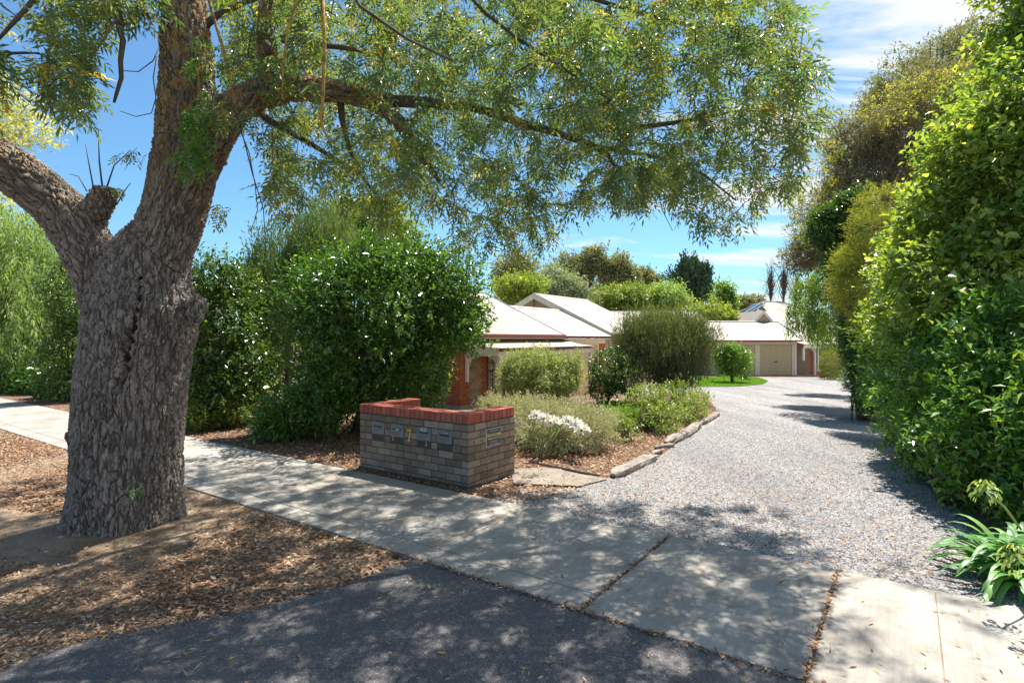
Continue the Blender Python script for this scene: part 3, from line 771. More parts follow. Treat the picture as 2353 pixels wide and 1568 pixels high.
for i, ((a, b), L_) in enumerate(zip(plates, ('plain grey letterbox plate at the far left of the brick wall', 'grey letterbox plate with a crumpled white paper in its slot, above the small brass 2', 'letterbox plate with a pale green no junk mail sticker, above the small brass 3', 'letterbox plate with a dark no junk mail sticker, nearest the wall corner'))):
    z0, z1 = .478, .640
    rt = thing('letterbox', L_, 'letterbox', (0, 0, 0), 0, 'metal letterbox plates set in the brick wall')
    rt.location = Vector(us(-4.20-LW+a, .196)).to_3d() + Vector((0, 0, z0)); rt.rotation_euler = (0, 0, ROT)
    w_ = b-a; h = z1-z0
    o = MB().box(0, w_, -.006, .03, 0, h).obj('faceplate', MAT['zinc'], rt); bevel(o, .002)
    sz = h*.60 if i else h*.62
    MB().box(.04, w_-.04, -.0075, -.0062, sz-.008, sz+.010).obj('slot', MAT['black'], rt)
    o = MB().box(.034, w_-.034, -.016, -.0065, sz+.010, sz+.018).obj('flap', MAT['zinc'], rt)
    MB().box(.03, w_-.03, -.0072, -.0061, h*.33, h*.33+.003).obj('door_seam', MAT['black'], rt)
    MB().tube([(w_/2, -.0105, h*.18), (w_/2, -.006, h*.18)], .008, 10).obj('lock', MAT['zinc'], rt)
    if i == 1:
        MB().prism([(.085, -.008, sz-.006), (.11, -.03, sz-.001), (.15, -.02, sz-.008), (.165, -.008, sz-.002), (.13, -.008, sz+.006)], (0, .002, .004)).obj('paper', MAT['white_paint'], rt)
    if i == 2:
        MB().box(.072, .172, -.0085, -.0066, sz+.019, sz+.064).obj('sticker', MAT['sticker'], rt)
        text('NO JUNK MAIL', .0155, 'black', rt, (.122, -.0092, sz+.052), FR, ext=.0002, bold=.0004)
        text('Thank You', .015, 'black', rt, (.130, -.0092, sz+.031), FR, ext=.0002, bold=.0004)
    if i == 3:
        MB().box(.085, .195, -.0085, -.0066, sz+.019, sz+.046).obj('sticker', MAT['black'], rt)
        for k_, (wd, xx) in enumerate((('NO', .102), ('JUNK', .136), ('MAIL', .174))):
            MB().box(xx-.0145 if k_ else xx-.011, xx+.0145 if k_ else xx+.013, -.0092, -.0087, sz+.022, sz+.043).obj('sticker_panel', MAT['zinc'], rt)
            text(wd, .0155, 'white_paint', rt, (xx, -.0098, sz+.0325), FR, ext=.0002, bold=.0006, sx=.8)
def numeral(ch, x, z, h, label):
    rt = thing('house_numeral', label, 'number', tuple(Vector(us(-4.20-LW+x, .196)).to_3d() + Vector((0, 0, z))), ROT)
    if ch == '7':
        mb = MB(); wd = h*.44; q = h
        pts = [(-wd*.5, q*.5), (wd*.5, q*.5), (wd*.5, q*.38), (wd*.12, -q*.32), (wd*.28, -q*.42), (wd*.28, -q*.5), (-wd*.42, -q*.5), (-wd*.42, -q*.42), (-wd*.20, -q*.33), (wd*.16, q*.33), (-wd*.18, q*.33), (-wd*.34, q*.24), (-wd*.5, q*.24)]
        o = mb.prism([(a, -.009, b) for a, b in pts], (0, .007, 0)).obj('digit', MAT['brass'], rt)
        for a, b in ((0, q*.42), (-wd*.05, -q*.46)): MB().tube([(a, -.0105, b), (a, -.008, b)], .0035, 8).obj('screw', MAT['black'], rt)
    else:
        o = text(ch, h*1.42, 'brass', rt, (0, -.006, 0), FR, 'digit', .003, .0012)
numeral('7', .945, .520, .158, 'large brass number 7 in the middle of the letterbox wall')
numeral('2', .655, .452, .052, 'small brass number 2 under the second letterbox plate')
numeral('3', 1.24, .437, .056, 'small brass number 3 under the third letterbox plate')
sgx, sgy = us(-4.20, .196+.335)
SG = thing('sign_plaque', 'dark grey management company plaque with gold lettering on the drive side of the letterbox wall', 'sign', (sgx, sgy, .425), ROT)
o = MB().box(0, .007, 0, .295, 0, .212).obj('border', MAT['white_print'], SG)
MB().box(.0071, .0085, .005, .290, .005, .207).obj('panel', MAT['plaque'], SG)
text('Pro STRATA Managers', .017, 'white_print', SG, (.0092, .150, .183), SR, ext=.0003)
text('STRATACOMM', .046, 'gold_print', SG, (.0092, .1475, .129), SR, ext=.0003, bold=.0012, sx=.90)
text('Management Services', .0285, 'gold_print', SG, (.0092, .1475, .091), SR, ext=.0003, bold=.0008, sx=.98)
text('Ph. 8391 5242', .022, 'white_print', SG, (.0092, .150, .050), SR, ext=.0003)
text('Serving the Adelaide Hills', .0165, 'white_print', SG, (.0092, .150, .022), SR, ext=.0003)

# ------------------------------------------------------------------ near house
MAT['red_brick'] = brick_mat('red_quoin_brick', [(.2, (.34, .085, .045)), (.5, (.46, .125, .06)), (.8, (.54, .18, .09))], None, .9, .3)
MAT['sand_brick'] = brick_mat('sand_brick', [(.15, (.30, .20, .13)), (.5, (.44, .31, .20)), (.85, (.56, .42, .28))], None, .9, .3)
MAT['mortar'] = plain('mortar', (.36, .30, .24), .95)
def roof_mat():
    m, t, b, o = newmat('cream_roofing')
    c = coords(t)
    col = ramp(t, noise_(t, c, 1.4, 5, .6), [(.3, (.29, .25, .20)), (.7, (.35, .305, .25))])
    st = noise_(t, coords(t, (.5, 3, .5)), 3, 5, .7)
    col = mixc(t, .5, col, ramp(t, st, [(.28, (.72, .66, .58)), (.45, (1,)*3)]), 'MULTIPLY')
    Lk(t, col, b.inputs['Base Color']); b.inputs['Roughness'].default_value = .6; b.inputs['Specular IOR Level'].default_value = .35
    return m
MAT['roof'] = roof_mat()
MAT['gutter'] = plain('maroon_gutter', (.24, .065, .05), .5)
MAT['cream'] = plain('cream_trim', (.66, .60, .46), .55)
MAT['white_trim'] = plain('white_trim', (.78, .76, .70), .5)
MAT['roller'] = plain('beige_roller', (.55, .455, .285), .5)
MAT['flash'] = plain('grey_flashing', (.42, .42, .42), .5)
MAT['dark_frame'] = plain('dark_frame', (.05, .035, .03), .5)
def glass():
    m, t, b, o = newmat('window_glass')
    b.inputs['Base Color'].default_value = (.015, .018, .018, 1); b.inputs['Roughness'].default_value = .04; b.inputs['Specular IOR Level'].default_value = 1.0
    return m
MAT['glass'] = glass()
MAT['curtain'] = plain('curtain', (.45, .43, .36), .9)

def roof_sheet(name, a, b, c, d, parent, pitch=.076, amp=.009, mat='roof', curve=0.0, n2=1):
    """corrugated sheet: a->b along the eave, d->c along the top; ridges run up the slope"""
    a, b, c, d = [Vector(q) for q in (a, b, c, d)]
    L = (b-a).length; n = max(2, int(L/pitch)*4)
    nn = (b-a).cross(d-a).normalized(); V = []
    for j in range(n2+1):
        g = j/n2
        for i in range(n+1):
            f = i/n
            p = a.lerp(b, f).lerp(d.lerp(c, f), g) + nn*(amp*math.sin(i*math.pi/2)) - Vector((0, 0, curve*math.sin(math.pi*g)))
            V.append(tuple(p))
    T = [(j*(n+1)+i, j*(n+1)+i+1, (j+1)*(n+1)+i+1, (j+1)*(n+1)+i) for j in range(n2) for i in range(n)]
    me = mesh_np(name, np.array(V), np.array(T), MAT[mat], True)
    return link(name, me, parent)
hx, hy = us(-11.5, 8.63)
HZ = -.80
HOUSE = thing('unit_house', 'near brick unit with cream corrugated roofs, verandah and side garages behind the garden shrubs', 'house', (hx, hy, 0), ROT)
# local frame: x = towards the drive (0 at the drive wall), y = away from the street (0 at the street wall)
def wall_bricks(parent, along, x0, x1, z0, z1, fixed, face, holes, quoin, cnt=[0]):
    """bricks on one face; along 'x' or 'y'; quoin(c, row) -> True for red"""
    r = 0; z = z0
    while z < z1-.02:
        a = x0 - (.12 if r % 2 else 0)
        while a < x1-.01:
            s, e = max(a, x0), min(a+.23, x1)
            if e-s > .04 and not any(h[0] < (s+e)/2 < h[1] and h[2] < z+.04 < h[3] for h in holes):
                mt = 'red_brick' if quoin((s+e)/2, r) else 'sand_brick'
                if along == 'y': brick(parent, fixed-.10, s, z, .11, e-s, .076, mt)
                else: brick(parent, s, fixed, z, e-s, .11, .076, mt)
            a += .24
        z += .086; r += 1
wbox = MB()
wbox.box(-8, -.012, .012, 6.3, HZ, 1.70)
wbox.box(-8, -.012, 6.3, 10.32, HZ, 1.70)
wbox.box(-8, -.012, 10.33, 16.0, HZ, 1.70)
wbox.obj('wall', MAT['mortar'], HOUSE)
def q_side(c, r):
    g = (r//3) % 2
    return c < (.46 if g else .58) or (1.12-(.12 if g else 0)) < c < 1.38 or 2.95 < c < 3.2
wall_bricks(HOUSE, 'y', 0, 2.95, HZ+.43, 1.50, 0, 1, [(1.36, 2.62, .0, 1.25)], q_side)
def q_front(c, r): return c > (-.46 if (r//3) % 2 else -.58)
wall_bricks(HOUSE, 'x', -1.5, -.12, HZ+.43, 1.62, 0, 1, [], q_front)
# rest of the long wall and the far pieces, too small to pick apart
def brick_field(name, parent, mat, along, a0, a1, z0, z1, fixed, out_, kind='stuff'):
    mb = MB(); z = z0; r = 0
    while z < z1-.03:
        a = a0 - (.12 if r % 2 else 0)
        while a < a1-.02:
            s, e = max(a, a0), min(a+.23, a1)
            if e-s > .04:
                j = R_.uniform(0, .004)
                if along == 'y': mb.box(min(fixed, fixed+out_), max(fixed, fixed+out_+j), s, e, z, z+.076)
                else: mb.box(s, e, min(fixed, fixed+out_-j), max(fixed, fixed+out_), z, z+.076)
            a += .24
        z += .086; r += 1
    return mb.obj(name, MAT[mat], parent, kind=kind)
brick_field('brickwork', HOUSE, 'red_brick', 'y', 2.96, 6.3, HZ, 1.3, -.012, .014)
brick_field('brickwork', HOUSE, 'red_brick', 'y', 9.75, 10.4, HZ, 1.6, -.012, .014)
brick_field('brickwork', HOUSE, 'sand_brick', 'x', -8, -1.51, HZ, 1.65, .012, -.014)
# window on the verandah wall
def window(parent, x, y0, y1, z0, z1, nx=4, nz=4, sub=True):
    fr = MB().box(x-.06, x+.012, y0, y0+.055, z0, z1).box(x-.06, x+.012, y1-.055, y1, z0, z1).box(x-.06, x+.012, y0+.055, y1-.055, z1-.055, z1).box(x-.06, x+.012, y0+.055, y1-.055, z0, z0+.055)
    fr.box(x-.055, x+.004, y0+.055, y1-.055, (z0+z1)/2-.03, (z0+z1)/2+.03)
    w_ = fr.obj('window', MAT['dark_frame'], parent)
    MB().box(x-.05, x-.04, y0+.05, y1-.05, z0+.05, z1-.05).obj('pane', MAT['glass'], w_)
    for i in range(1, nx):
        yy = y0+.055+(y1-y0-.11)*i/nx; MB().box(x-.039, x-.012, yy-.011, yy+.011, z0+.055, z1-.055).obj('glazing_bar', MAT['dark_frame'], w_)
    for i in range(1, nz):
        if i*2 == nz: continue
        zc = z0+.055+(z1-z0-.11)*i/nz; MB().box(x-.0385, x-.0125, y0+.055, y1-.055, zc-.011, zc+.011).obj('glazing_bar', MAT['dark_frame'], w_)
    return w_
w1 = window(HOUSE, .015, 1.38, 2.60, .03, 1.24)
for i in range(9): brick(HOUSE, -.08, 1.40+i*.13, -.075, .20, .122, .07, 'red_brick', 'sill_brick')
# roofs.  gutters on the drive side at x=.4
def gutter(parent, pts, h=.11, dpt=.10, mat='gutter'):
    for (a, b) in zip(pts[:-1], pts[1:]):
        a, b = Vector(a), Vector(b); t = (b-a).normalized(); n = Vector((t.y, -t.x, 0))
        prof = [(0, 0), (dpt*.75, 0), (dpt, h*.45), (dpt*.9, h), (dpt*.8, h), (dpt*.8, h*.3), (0, h*.2)]
        mb = MB(); mb.prism([tuple(a + n*u_ + Vector((0, 0, v_))) for u_, v_ in prof], tuple(b-a)); mb.obj('gutter', MAT[mat], parent)
GX, GZ = .40, 1.86
yend1 = 14.5-8.63
def gable_roof(x_e, z_e, x_r, z_r, y0, y1, nm='roof'):
    roof_sheet(nm, (x_e, y0, z_e), (x_e, y1, z_e), (x_r, y1, z_r), (x_r, y0, z_r), HOUSE)
    x_l = 2*x_r - x_e
    roof_sheet(nm, (x_l, y1, z_e), (x_l, y0, z_e), (x_r, y0, z_r), (x_r, y1, z_r), HOUSE)
    MB().prism([(x_r-.16, y0-.02, z_r-.05), (x_r, y0-.02, z_r+.035), (x_r+.16, y0-.02, z_r-.05)], (0, y1-y0+.04, 0)).obj('ridge_cap', MAT['roof'], HOUSE)
k1 = .456
RX1 = GX - 3.575*1.12; RZ1 = GZ + .456*3.575*1.12
# block 1 : hipped towards the street
hipy = -.45
roof_sheet('roof', (GX, hipy, GZ), (GX, yend1, GZ), (RX1, yend1, RZ1), (RX1, hipy+(GX-RX1), RZ1), HOUSE)
roof_sheet('roof', (2*RX1-GX, hipy, GZ), (GX, hipy, GZ), (RX1+.02, hipy+(GX-RX1), RZ1), (RX1, hipy+(GX-RX1), RZ1), HOUSE)
roof_sheet('roof', (2*RX1-GX, yend1, GZ), (2*RX1-GX, hipy, GZ), (RX1, hipy+(GX-RX1), RZ1), (RX1, yend1, RZ1), HOUSE)
MB().tube([(GX, yend1, GZ+.01), (RX1, yend1, RZ1+.02)], .035, 6).obj('barge_flashing', MAT['flash'], HOUSE)
MB().tube([(RX1, yend1, RZ1+.02), (RX1, hipy+GX-RX1, RZ1+.02), (GX, hipy, GZ+.02)], .05, 6).obj('ridge_cap', MAT['roof'], HOUSE)
gutter(HOUSE, [(GX-.02, yend1+.05, GZ-.09), (GX-.02, hipy, GZ-.09), (2*RX1-GX, hipy-.0, GZ-.09)][::-1])
MB().box(-.10, GX-.03, hipy+.03, yend1, GZ-.135, GZ-.10).box(-8, -.10, hipy+.03, .1, GZ-.135, GZ-.10).obj('soffit', MAT['cream'], HOUSE)
MB().box(.0, .03, 0, yend1, 1.56, GZ-.136).obj('fascia', MAT['cream'], HOUSE)
MB().prism([(-.02, yend1-.02, GZ-.1), (GX, yend1-.02, GZ-.1), (RX1, yend1-.02, RZ1-.1), (2*RX1-GX, yend1-.02, GZ-.1)], (0, .04, 0)).obj('gable_wall', MAT['cream'], HOUSE)
# block 2 : lower garage roof
yb2, RX2, RZ2 = 18.95-8.63, -2.4, 3.11
gable_roof(GX, GZ-.03, RX2, RZ2, yend1+.03, yb2-.02)
gutter(HOUSE, [(GX-.02, yend1+.1, GZ-.12), (GX-.02, yb2+.02, GZ-.12)][::-1])
MB().box(-.01, GX-.03, yend1+.05, yb2, GZ-.165, GZ-.13).obj('soffit', MAT['cream'], HOUSE)
MB().box(.0, .035, yend1+.05, yb2, 1.50, GZ-.166).obj('fascia', MAT['cream'], HOUSE)
# block 3 : high gable facing the street, bricks in its triangle
yb3, RX3, RZ3 = 24.65-8.63, -3.86, 3.97
gable_roof(GX, 1.93, RX3, RZ3, yb2, yb3)
XL3 = 2*RX3-GX
def barge(xa, za, xb, zb, y, wdt=.24, t=.05):
    MB().prism([(xa, y, za), (xb, y, zb), (xb, y, zb-wdt*1.1), (xa, y, za-wdt*1.1)], (0, -t, 0)).obj('barge_board', MAT['cream'], HOUSE)
    MB().tube([(xa, y-t*.5, za+.015), (xb, y-t*.5, zb+.015)], .03, 6).obj('barge_flashing', MAT['flash'], HOUSE)
barge(GX, 1.93, RX3+.004, RZ3, yb2-.02); barge(XL3, 1.93, RX3-.004, RZ3, yb2-.02)
def tri_bricks(parent, xc, zb, zt, slope, y, name='gable_brickwork', mat='sand_brick', n_=None):
    mb = MB(); z = zb; r = 0
    while z < zt-.06:
        hw = (zt-z-.086)/slope
        a = xc-hw
        a0 = xc - math.ceil(hw/.24)*.24 - (.12 if r % 2 else 0)
        while a0 < xc+hw:
            s, e = max(a0, xc-hw), min(a0+.23, xc+hw)
            if e-s > .03: mb.box(s, e, y, y+.08, z, z+.076)
            a0 += .24
        z += .086; r += 1
    return mb.obj(name, MAT[mat], parent, kind='stuff')
tri_bricks(HOUSE, RX3, 1.93, RZ3-.24, .48, yb2+.03)
MB().prism([(XL3+.2, yb2+.05, 1.93), (GX-.2, yb2+.05, 1.93), (RX3, yb2+.05, RZ3-.12)], (0, .05, 0)).obj('gable_wall', MAT['mortar'], HOUSE)
MB().box(RX3-.03, RX3+.03, yb2-.075, yb2-.071, RZ3-1.0, RZ3-.26).obj('gable_trim', MAT['dark_frame'], HOUSE)
gutter(HOUSE, [(GX-.02, yb2+.1, 1.83), (GX-.02, yb3, 1.83)][::-1])
MB().prism([(XL3, yb3-.04, 1.9), (GX, yb3-.04, 1.9), (RX3, yb3-.04, RZ3-.04)], (0, .03, 0)).obj('gable_wall', MAT['cream'], HOUSE)
# garage roller doors on the drive side
def roller(parent, along, a0, a1, z0, z1, fixed, nm='garage_door', n=26, handle=True):
    mb = MB(); pc = (z1-z0)/n
    if along == 'y': root = MB().box(fixed-.05, fixed, a0, a1, z0, z1).obj(nm, MAT['roller'], parent)
    else: root = MB().box(a0, a1, fixed, fixed+.05, z0, z1).obj(nm, MAT['roller'], parent)
    sm_ = MB()
    if along == 'y': sm_.prism([(0, 0, 0), (.035, 0, pc*.3), (.035, 0, pc*.6), (0, 0, pc*.8)], (0, a1-a0, 0))
    else: sm_.prism([(0, 0, 0), (0, -.035, pc*.3), (0, -.035, pc*.6), (0, 0, pc*.8)], (a1-a0, 0, 0))
    sme = sm_.mesh('slat', MAT['roller'])
    for i in range(n):
        link('slat', sme, root, (fixed+.0005, a0, z0+i*pc) if along == 'y' else (a0, fixed-.0005, z0+i*pc))
    return root
for a, b in ((7.1, 9.5),):
    roller(HOUSE, 'y', a, b, HZ, 1.44, .0, n=24)
    MB().box(-.012, .05, a-.12, a, HZ, 1.5).box(-.012, .05, b, b+.12, HZ, 1.5).box(-.012, .049, a, b, 1.44, 1.5).obj('door_frame', MAT['cream'], HOUSE)
roller(HOUSE, 'y', 4.3, 6.5, HZ, 1.25, .02, n=22)
MB().box(-.012, .07, 4.18, 4.3, HZ, 1.35).box(-.012, .07, 6.5, 6.62, HZ, 1.35).obj('door_frame', MAT['cream'], HOUSE)
# verandah
VX, VY0, VY1, VZ = 1.38, .25, 6.45, 1.44
roof_sheet('verandah_roof', (VX, VY0, VZ), (VX, VY1, VZ), (.03, VY1, 1.70), (.03, VY0, 1.70), HOUSE, curve=.045, n2=6)
gutter(HOUSE, [(VX-.02, VY1+.05, VZ-.09), (VX-.02, VY0-.05, VZ-.09)], .10, .09)
MB().prism([(.03, VY0-.04, 1.19), (VX-.04, VY0-.04, 1.19), (VX-.04, VY0-.04, VZ-.03), (.7, VY0-.04, 1.51), (.03, VY0-.04, 1.68)], (0, .04, 0)).obj('verandah_end_board', MAT['cream'], HOUSE)
MB().box(VX-.15, VX-.05, VY0+.005, VY1-.05, 1.19, 1.33).obj('verandah_beam', MAT['cream'], HOUSE)
for yy in (.30, 3.3, 6.3):
    MB().box(VX-.155, VX-.045, yy, yy+.11, HZ, 1.189).obj('verandah_post', MAT['cream'], HOUSE)
MB().box(.035, .13, .215, .30, .36, 1.189).obj('wall_post', MAT['white_trim'], HOUSE)
MB().tube([(VX+.02, VY1+.1, HZ), (VX+.02, VY1+.1, VZ-.1)], .045, 8).obj('downpipe', MAT['cream'], HOUSE)
def lace(parent, cx_, cz_, sgn, axis, fixed, sz=.42):
    mb = MB()
    def P(a, z): return (cx_+sgn*a, fixed, cz_-z) if axis == 'x' else (fixed, cx_+sgn*a, cz_-z)
    n = 11
    for i in range(n):
        for j in range(n):
            a, z = (i+.5)*sz/n, (j+.5)*sz/n
            if (1-a/sz)**2 + (1-z/sz)**2 < .80: continue
            k = 6; rr = sz/n*.52
            mb.tube([P(a+rr*math.cos(2*math.pi*q/k), z+rr*math.sin(2*math.pi*q/k)) for q in range(k+1)], .0055, 4, False)
    mb.tube([P(sz*(1-math.cos(q*math.pi/20)), sz*(1-math.sin(q*math.pi/20))*1.0) if False else P(sz-sz*math.cos(q*math.pi/20)*.9, sz-sz*math.sin(q*math.pi/20)*.9) for q in range(11)], .009, 4)
    return mb.obj('iron_lace_bracket', MAT['white_trim'], parent)
lace(HOUSE, .135, 1.18, 1, 'x', .26, .33); lace(HOUSE, VX-.16, 1.18, -1, 'x', .34, .33)
lace(HOUSE, .42, 1.18, 1, 'y', VX-.10, .40); lace(HOUSE, 6.28, 1.18, -1, 'y', VX-.10, .42); lace(HOUSE, 3.28, 1.18, -1, 'y', VX-.10, .42)
# aerial on the roof
A = thing('roof_aerial', 'thin metal television aerial above the near unit roof, before the pale trees', 'aerial', tuple(ray(1378, 690, 31)))
q0 = Vector(A.location)
MB().tube([(0, 0, -1.2), (0, 0, .45)], .02, 6).obj('mast', MAT['flash'], A)
MB().tube([(-.5, 0, .40), (.75, .1, .36)], .012, 5).obj('boom', MAT['flash'], A)
for i in range(7): MB().tube([(-.45+i*.19, -.3, .40-i*.005), (-.45+i*.19, .3, .40-i*.005)], .008, 4).obj('element', MAT['flash'], A)

# ------------------------------------------------------------------ house between, only its roof shows
B2 = thing('middle_house', 'low cream roofed house seen over the big bottlebrush, between the two brick units', 'house', (ray(1400, 776, 41)[0], 41, 0))
bx0, bx1 = -.2, 6.9
roof_sheet('roof', (bx0, -2.5, 2.3), (bx1, -2.5, 2.3), (bx1, 1.5, 3.72), (bx0, 1.5, 3.72), B2)
roof_sheet('roof', (bx1, 5.5, 2.3), (bx0, 5.5, 2.3), (bx0, 1.5, 3.72), (bx1, 1.5, 3.72), B2)
MB().prism([(bx0, 1.35, 3.70), (bx0, 1.5, 3.76), (bx0, 1.65, 3.70)], (bx1-bx0, 0, 0)).obj('ridge_cap', MAT['roof'], B2)
MB().box(bx0+.3, bx1-.3, -2, 5, -1, 2.28).obj('wall', MAT['sand_brick'], B2)
gutter(B2, [(bx0, -2.42, 2.2), (bx1, -2.42, 2.2)])
MB().prism([(bx1-.35, -2, 2.25), (bx1-.35, 5, 2.25), (bx1-.35, 1.5, 3.6)], (.05, 0, 0)).prism([(bx0+.3, -2, 2.25), (bx0+.3, 5, 2.25), (bx0+.3, 1.5, 3.6)], (.05, 0, 0)).obj('gable_wall', MAT['cream'], B2)

# ------------------------------------------------------------------ far unit with the double garage
FX, FY = ray(1829, 776, 37.9)[0], 37.9
HF = thing('far_house', 'far brick unit closing the drive, two beige roller doors and solar panels on its roof', 'house', (FX, FY, 0), math.radians(6))
ZG = -.74
MB().box(-5.9, 0, .10, 5, ZG-.3, 1.40).box(0.01, 6.5, .9, 8, ZG-.3, 1.5).box(-4.6, 9, 4.0, 14, ZG-.3, 1.5).obj('wall', MAT['mortar'], HF)
roller(HF, 'x', -2.58, -.32, ZG, 1.32, .06, n=22); roller(HF, 'x', -5.2, -2.92, ZG, 1.32, .06, n=22)
MB().box(-1.57, -1.32, .02, .036, .12, .17).obj('handle', MAT['black'], HF)
MB().box(-2.91, -2.59, .0, .099, ZG, 1.30).box(-.31, -.12, .0, .099, ZG, 1.30).obj('pier', MAT['cream'], HF)
MB().box(-.119, .01, -.02, .098, ZG, 1.36).obj('corner_trim', MAT['white_trim'], HF)
MB().box(-5.9, 0.0, -.03, .099, 1.325, 1.52).obj('fascia', MAT['cream'], HF)
gutter(HF, [(-6.7, -.30, 1.50), (.18, -.30, 1.50)], .11, .11)
roof_sheet('garage_roof', (-6.8, -.36, 1.60), (.22, -.36, 1.60), (.22, 2.6, 2.92), (-6.8, 2.6, 2.92), HF)
roof_sheet('garage_roof', (.22, 5.5, 1.60), (-6.8, 5.5, 1.60), (-6.8, 2.6, 2.92), (.22, 2.6, 2.92), HF)
MB().prism([(-6.8, 2.48, 2.915), (-6.8, 2.6, 2.965), (-6.8, 2.72, 2.915)], (7.02, 0, 0)).obj('ridge_cap', MAT['roof'], HF)
MB().prism([(.19, -.3, 1.5), (.19, 5.4, 1.5), (.19, 2.6, 2.88)], (.04, 0, 0)).obj('gable_wall', MAT['cream'], HF)
MB().tube([(.235, -.38, 1.62), (.235, 2.6, 2.95)], .04, 6).obj('barge_flashing', MAT['flash'], HF)
# main hipped roof
def W2L(p):
    q = Vector(p) - Vector((FX, FY, 0)); a = -math.radians(6); return (q.x*math.cos(a)-q.y*math.sin(a), q.x*math.sin(a)+q.y*math.cos(a), q.z)
ex0, ex1, ey0, ey1, ez, rz_ = -3.0, 11.0, 2.3, 14.3, 1.57, 4.72
ry_ = (ey0+ey1)/2; rx0, rx1 = ex0+5.5, ex0+7.0
A_, B_, C_, D_ = (ex0, ey0, ez), (ex1, ey0, ez), (ex1, ey1, ez), (ex0, ey1, ez)
R0, R1 = (rx0, ry_, rz_), (rx1, ry_, rz_)
roof_sheet('main_roof', A_, B_, R1, R0, HF); roof_sheet('main_roof', D_, A_, R0, R0, HF); roof_sheet('main_roof', C_, D_, R0, R1, HF); roof_sheet('main_roof', B_, C_, R1, R1, HF)
MB().tube([A_, R0, R1, B_], .06, 6).tube([D_, R0], .06, 6).obj('hip_cap', MAT['roof'], HF)
gutter(HF, [(ex0, ey0+.06, ez-.1), (ex1, ey0+.06, ez-.1)], .11, .1)
MB().box(.3, ex1-.2, ey0+.1, ey0+.14, ez-.25, ez-.1).obj('fascia', MAT['cream'], HF)
# brick infilled gablet on the front slope
gx_, gzb = -.78, 2.70
gy = 2.75; gt = 3.66; hw = .92
MB().prism([(gx_-hw+.1, gy, gzb), (gx_+hw-.1, gy, gzb), (gx_, gy, gt-.10)], (0, .6, 0)).obj('gablet_wall', MAT['mortar'], HF)
tri_bricks(HF, gx_, gzb, gt-.12, .95, gy-.09, 'gablet_brickwork', 'sand_brick')
sl_ = (gt-gzb)/hw
for sg in (-1, 1):
    MB().prism([(gx_+sg*(hw+.12), gy-.12, gzb-.1), (gx_, gy-.12, gt+.02), (gx_, gy-.12, gt-.16), (gx_+sg*(hw-.06), gy-.12, gzb-.1)], (0, .05, 0)).obj('barge_board', MAT['white_trim'], HF)
    MB().prism([(gx_+sg*(hw+.14), gy-.14, gzb-.1), (gx_, gy-.14, gt+.05), (gx_, gy-.14, gt+.02), (gx_+sg*(hw+.10), gy-.14, gzb-.12)], (0, 3.2, 0)).obj('gablet_roof', MAT['roof'], HF)
# solar panels on the left slope: u runs along the eave (y), v runs up the slope
def solar_mat():
    m, t, b, o = newmat('solar_cell')
    c = coords(t, (1, 1, 1), 'UV' if False else 'Object')
    b.inputs['Base Color'].default_value = (.02, .028, .055, 1); b.inputs['Roughness'].default_value = .25; b.inputs['Specular IOR Level'].default_value = .5
    return m
MAT['solar'] = solar_mat()
upv = (Vector(R0)-Vector((ex0, ry_, ez))).normalized(); alo = Vector((0, 1, 0)); nrm = alo.cross(upv); nrm = -nrm if nrm.z < 0 else nrm
def panel(y, v, wd, ht, label):
    o0 = Vector((ex0, y, ez)) + upv*v + nrm*.10
    M4 = Matrix.Rotation(math.radians(6), 4, 'Z')
    loc = Vector((FX, FY, 0)) + (M4 @ o0)
    t_ = thing('solar_panel', label, 'solar panel', tuple(loc), 0, 'solar panels on the far roof')
    a_, u_, n_ = [(M4.to_3x3() @ q) for q in (alo, upv, nrm)]
    mb = MB(); mb.prism([tuple(a_*0), tuple(a_*wd), tuple(a_*wd+u_*ht), tuple(u_*ht)], tuple(n_*.035)); mb.obj('frame', MAT['white_trim'], t_)
    mb = MB(); mb.prism([tuple(n_*.036+a_*.04+u_*.04), tuple(n_*.036+a_*(wd-.04)+u_*.04), tuple(n_*.036+a_*(wd-.04)+u_*(ht-.04)), tuple(n_*.036+a_*.04+u_*(ht-.04))], tuple(n_*.004)); mb.obj('cells', MAT['solar'], t_)
names = ['solar panel at the left end of the lower row', 'second solar panel from the left in the lower row', 'middle solar panel of the lower row', 'fourth solar panel from the left in the lower row', 'solar panel at the right end of the lower row, nearest the gablet']
for i in range(5): panel(ry_+2.4-i*1.02 - .98+.2, 2.15, .98, 1.60, names[i])
panel(ry_-.3, 4.25, .98, 1.6, 'left half of the upper pair of solar panels near the ridge'); panel(ry_-1.32, 4.25, .98, 1.6, 'right half of the upper pair of solar panels near the ridge')
# entrance bay at the right
brick_field('brickwork', HF, 'red_brick', 'x', 0.02, .42, ZG, 1.42, .9, -.02)
brick_field('brickwork', HF, 'sand_brick', 'x', .42, 1.55, ZG, 1.42, .9, -.02)
brick_field('brickwork', HF, 'red_brick', 'x', 1.55, 1.85, ZG, 1.42, .9, -.02)
brick_field('brickwork', HF, 'sand_brick', 'x', 1.85, 4.5, ZG, .0, .9, -.02)
brick_field('brickwork', HF, 'sand_brick', 'x', 2.7, 4.5, .0, 1.42, .9, -.02)
fw = MB()
for a, b, c, d in ((1.88, 1.93, -.02, 1.03), (2.62, 2.67, -.02, 1.03), (1.93, 2.62, .98, 1.03), (1.93, 2.62, -.02, .03), (1.93, 2.62, .46, .52), (2.15, 2.18, .03, .46), (2.38, 2.41, .03, .46), (2.15, 2.18, .52, .98), (2.38, 2.41, .52, .98)): fw.box(a, b, .83, .9, c, d)
wf = fw.obj('window', MAT['dark_frame'], HF); MB().box(1.92, 2.63, .86, .87, 0, 1.0).obj('pane', MAT['glass'], wf)
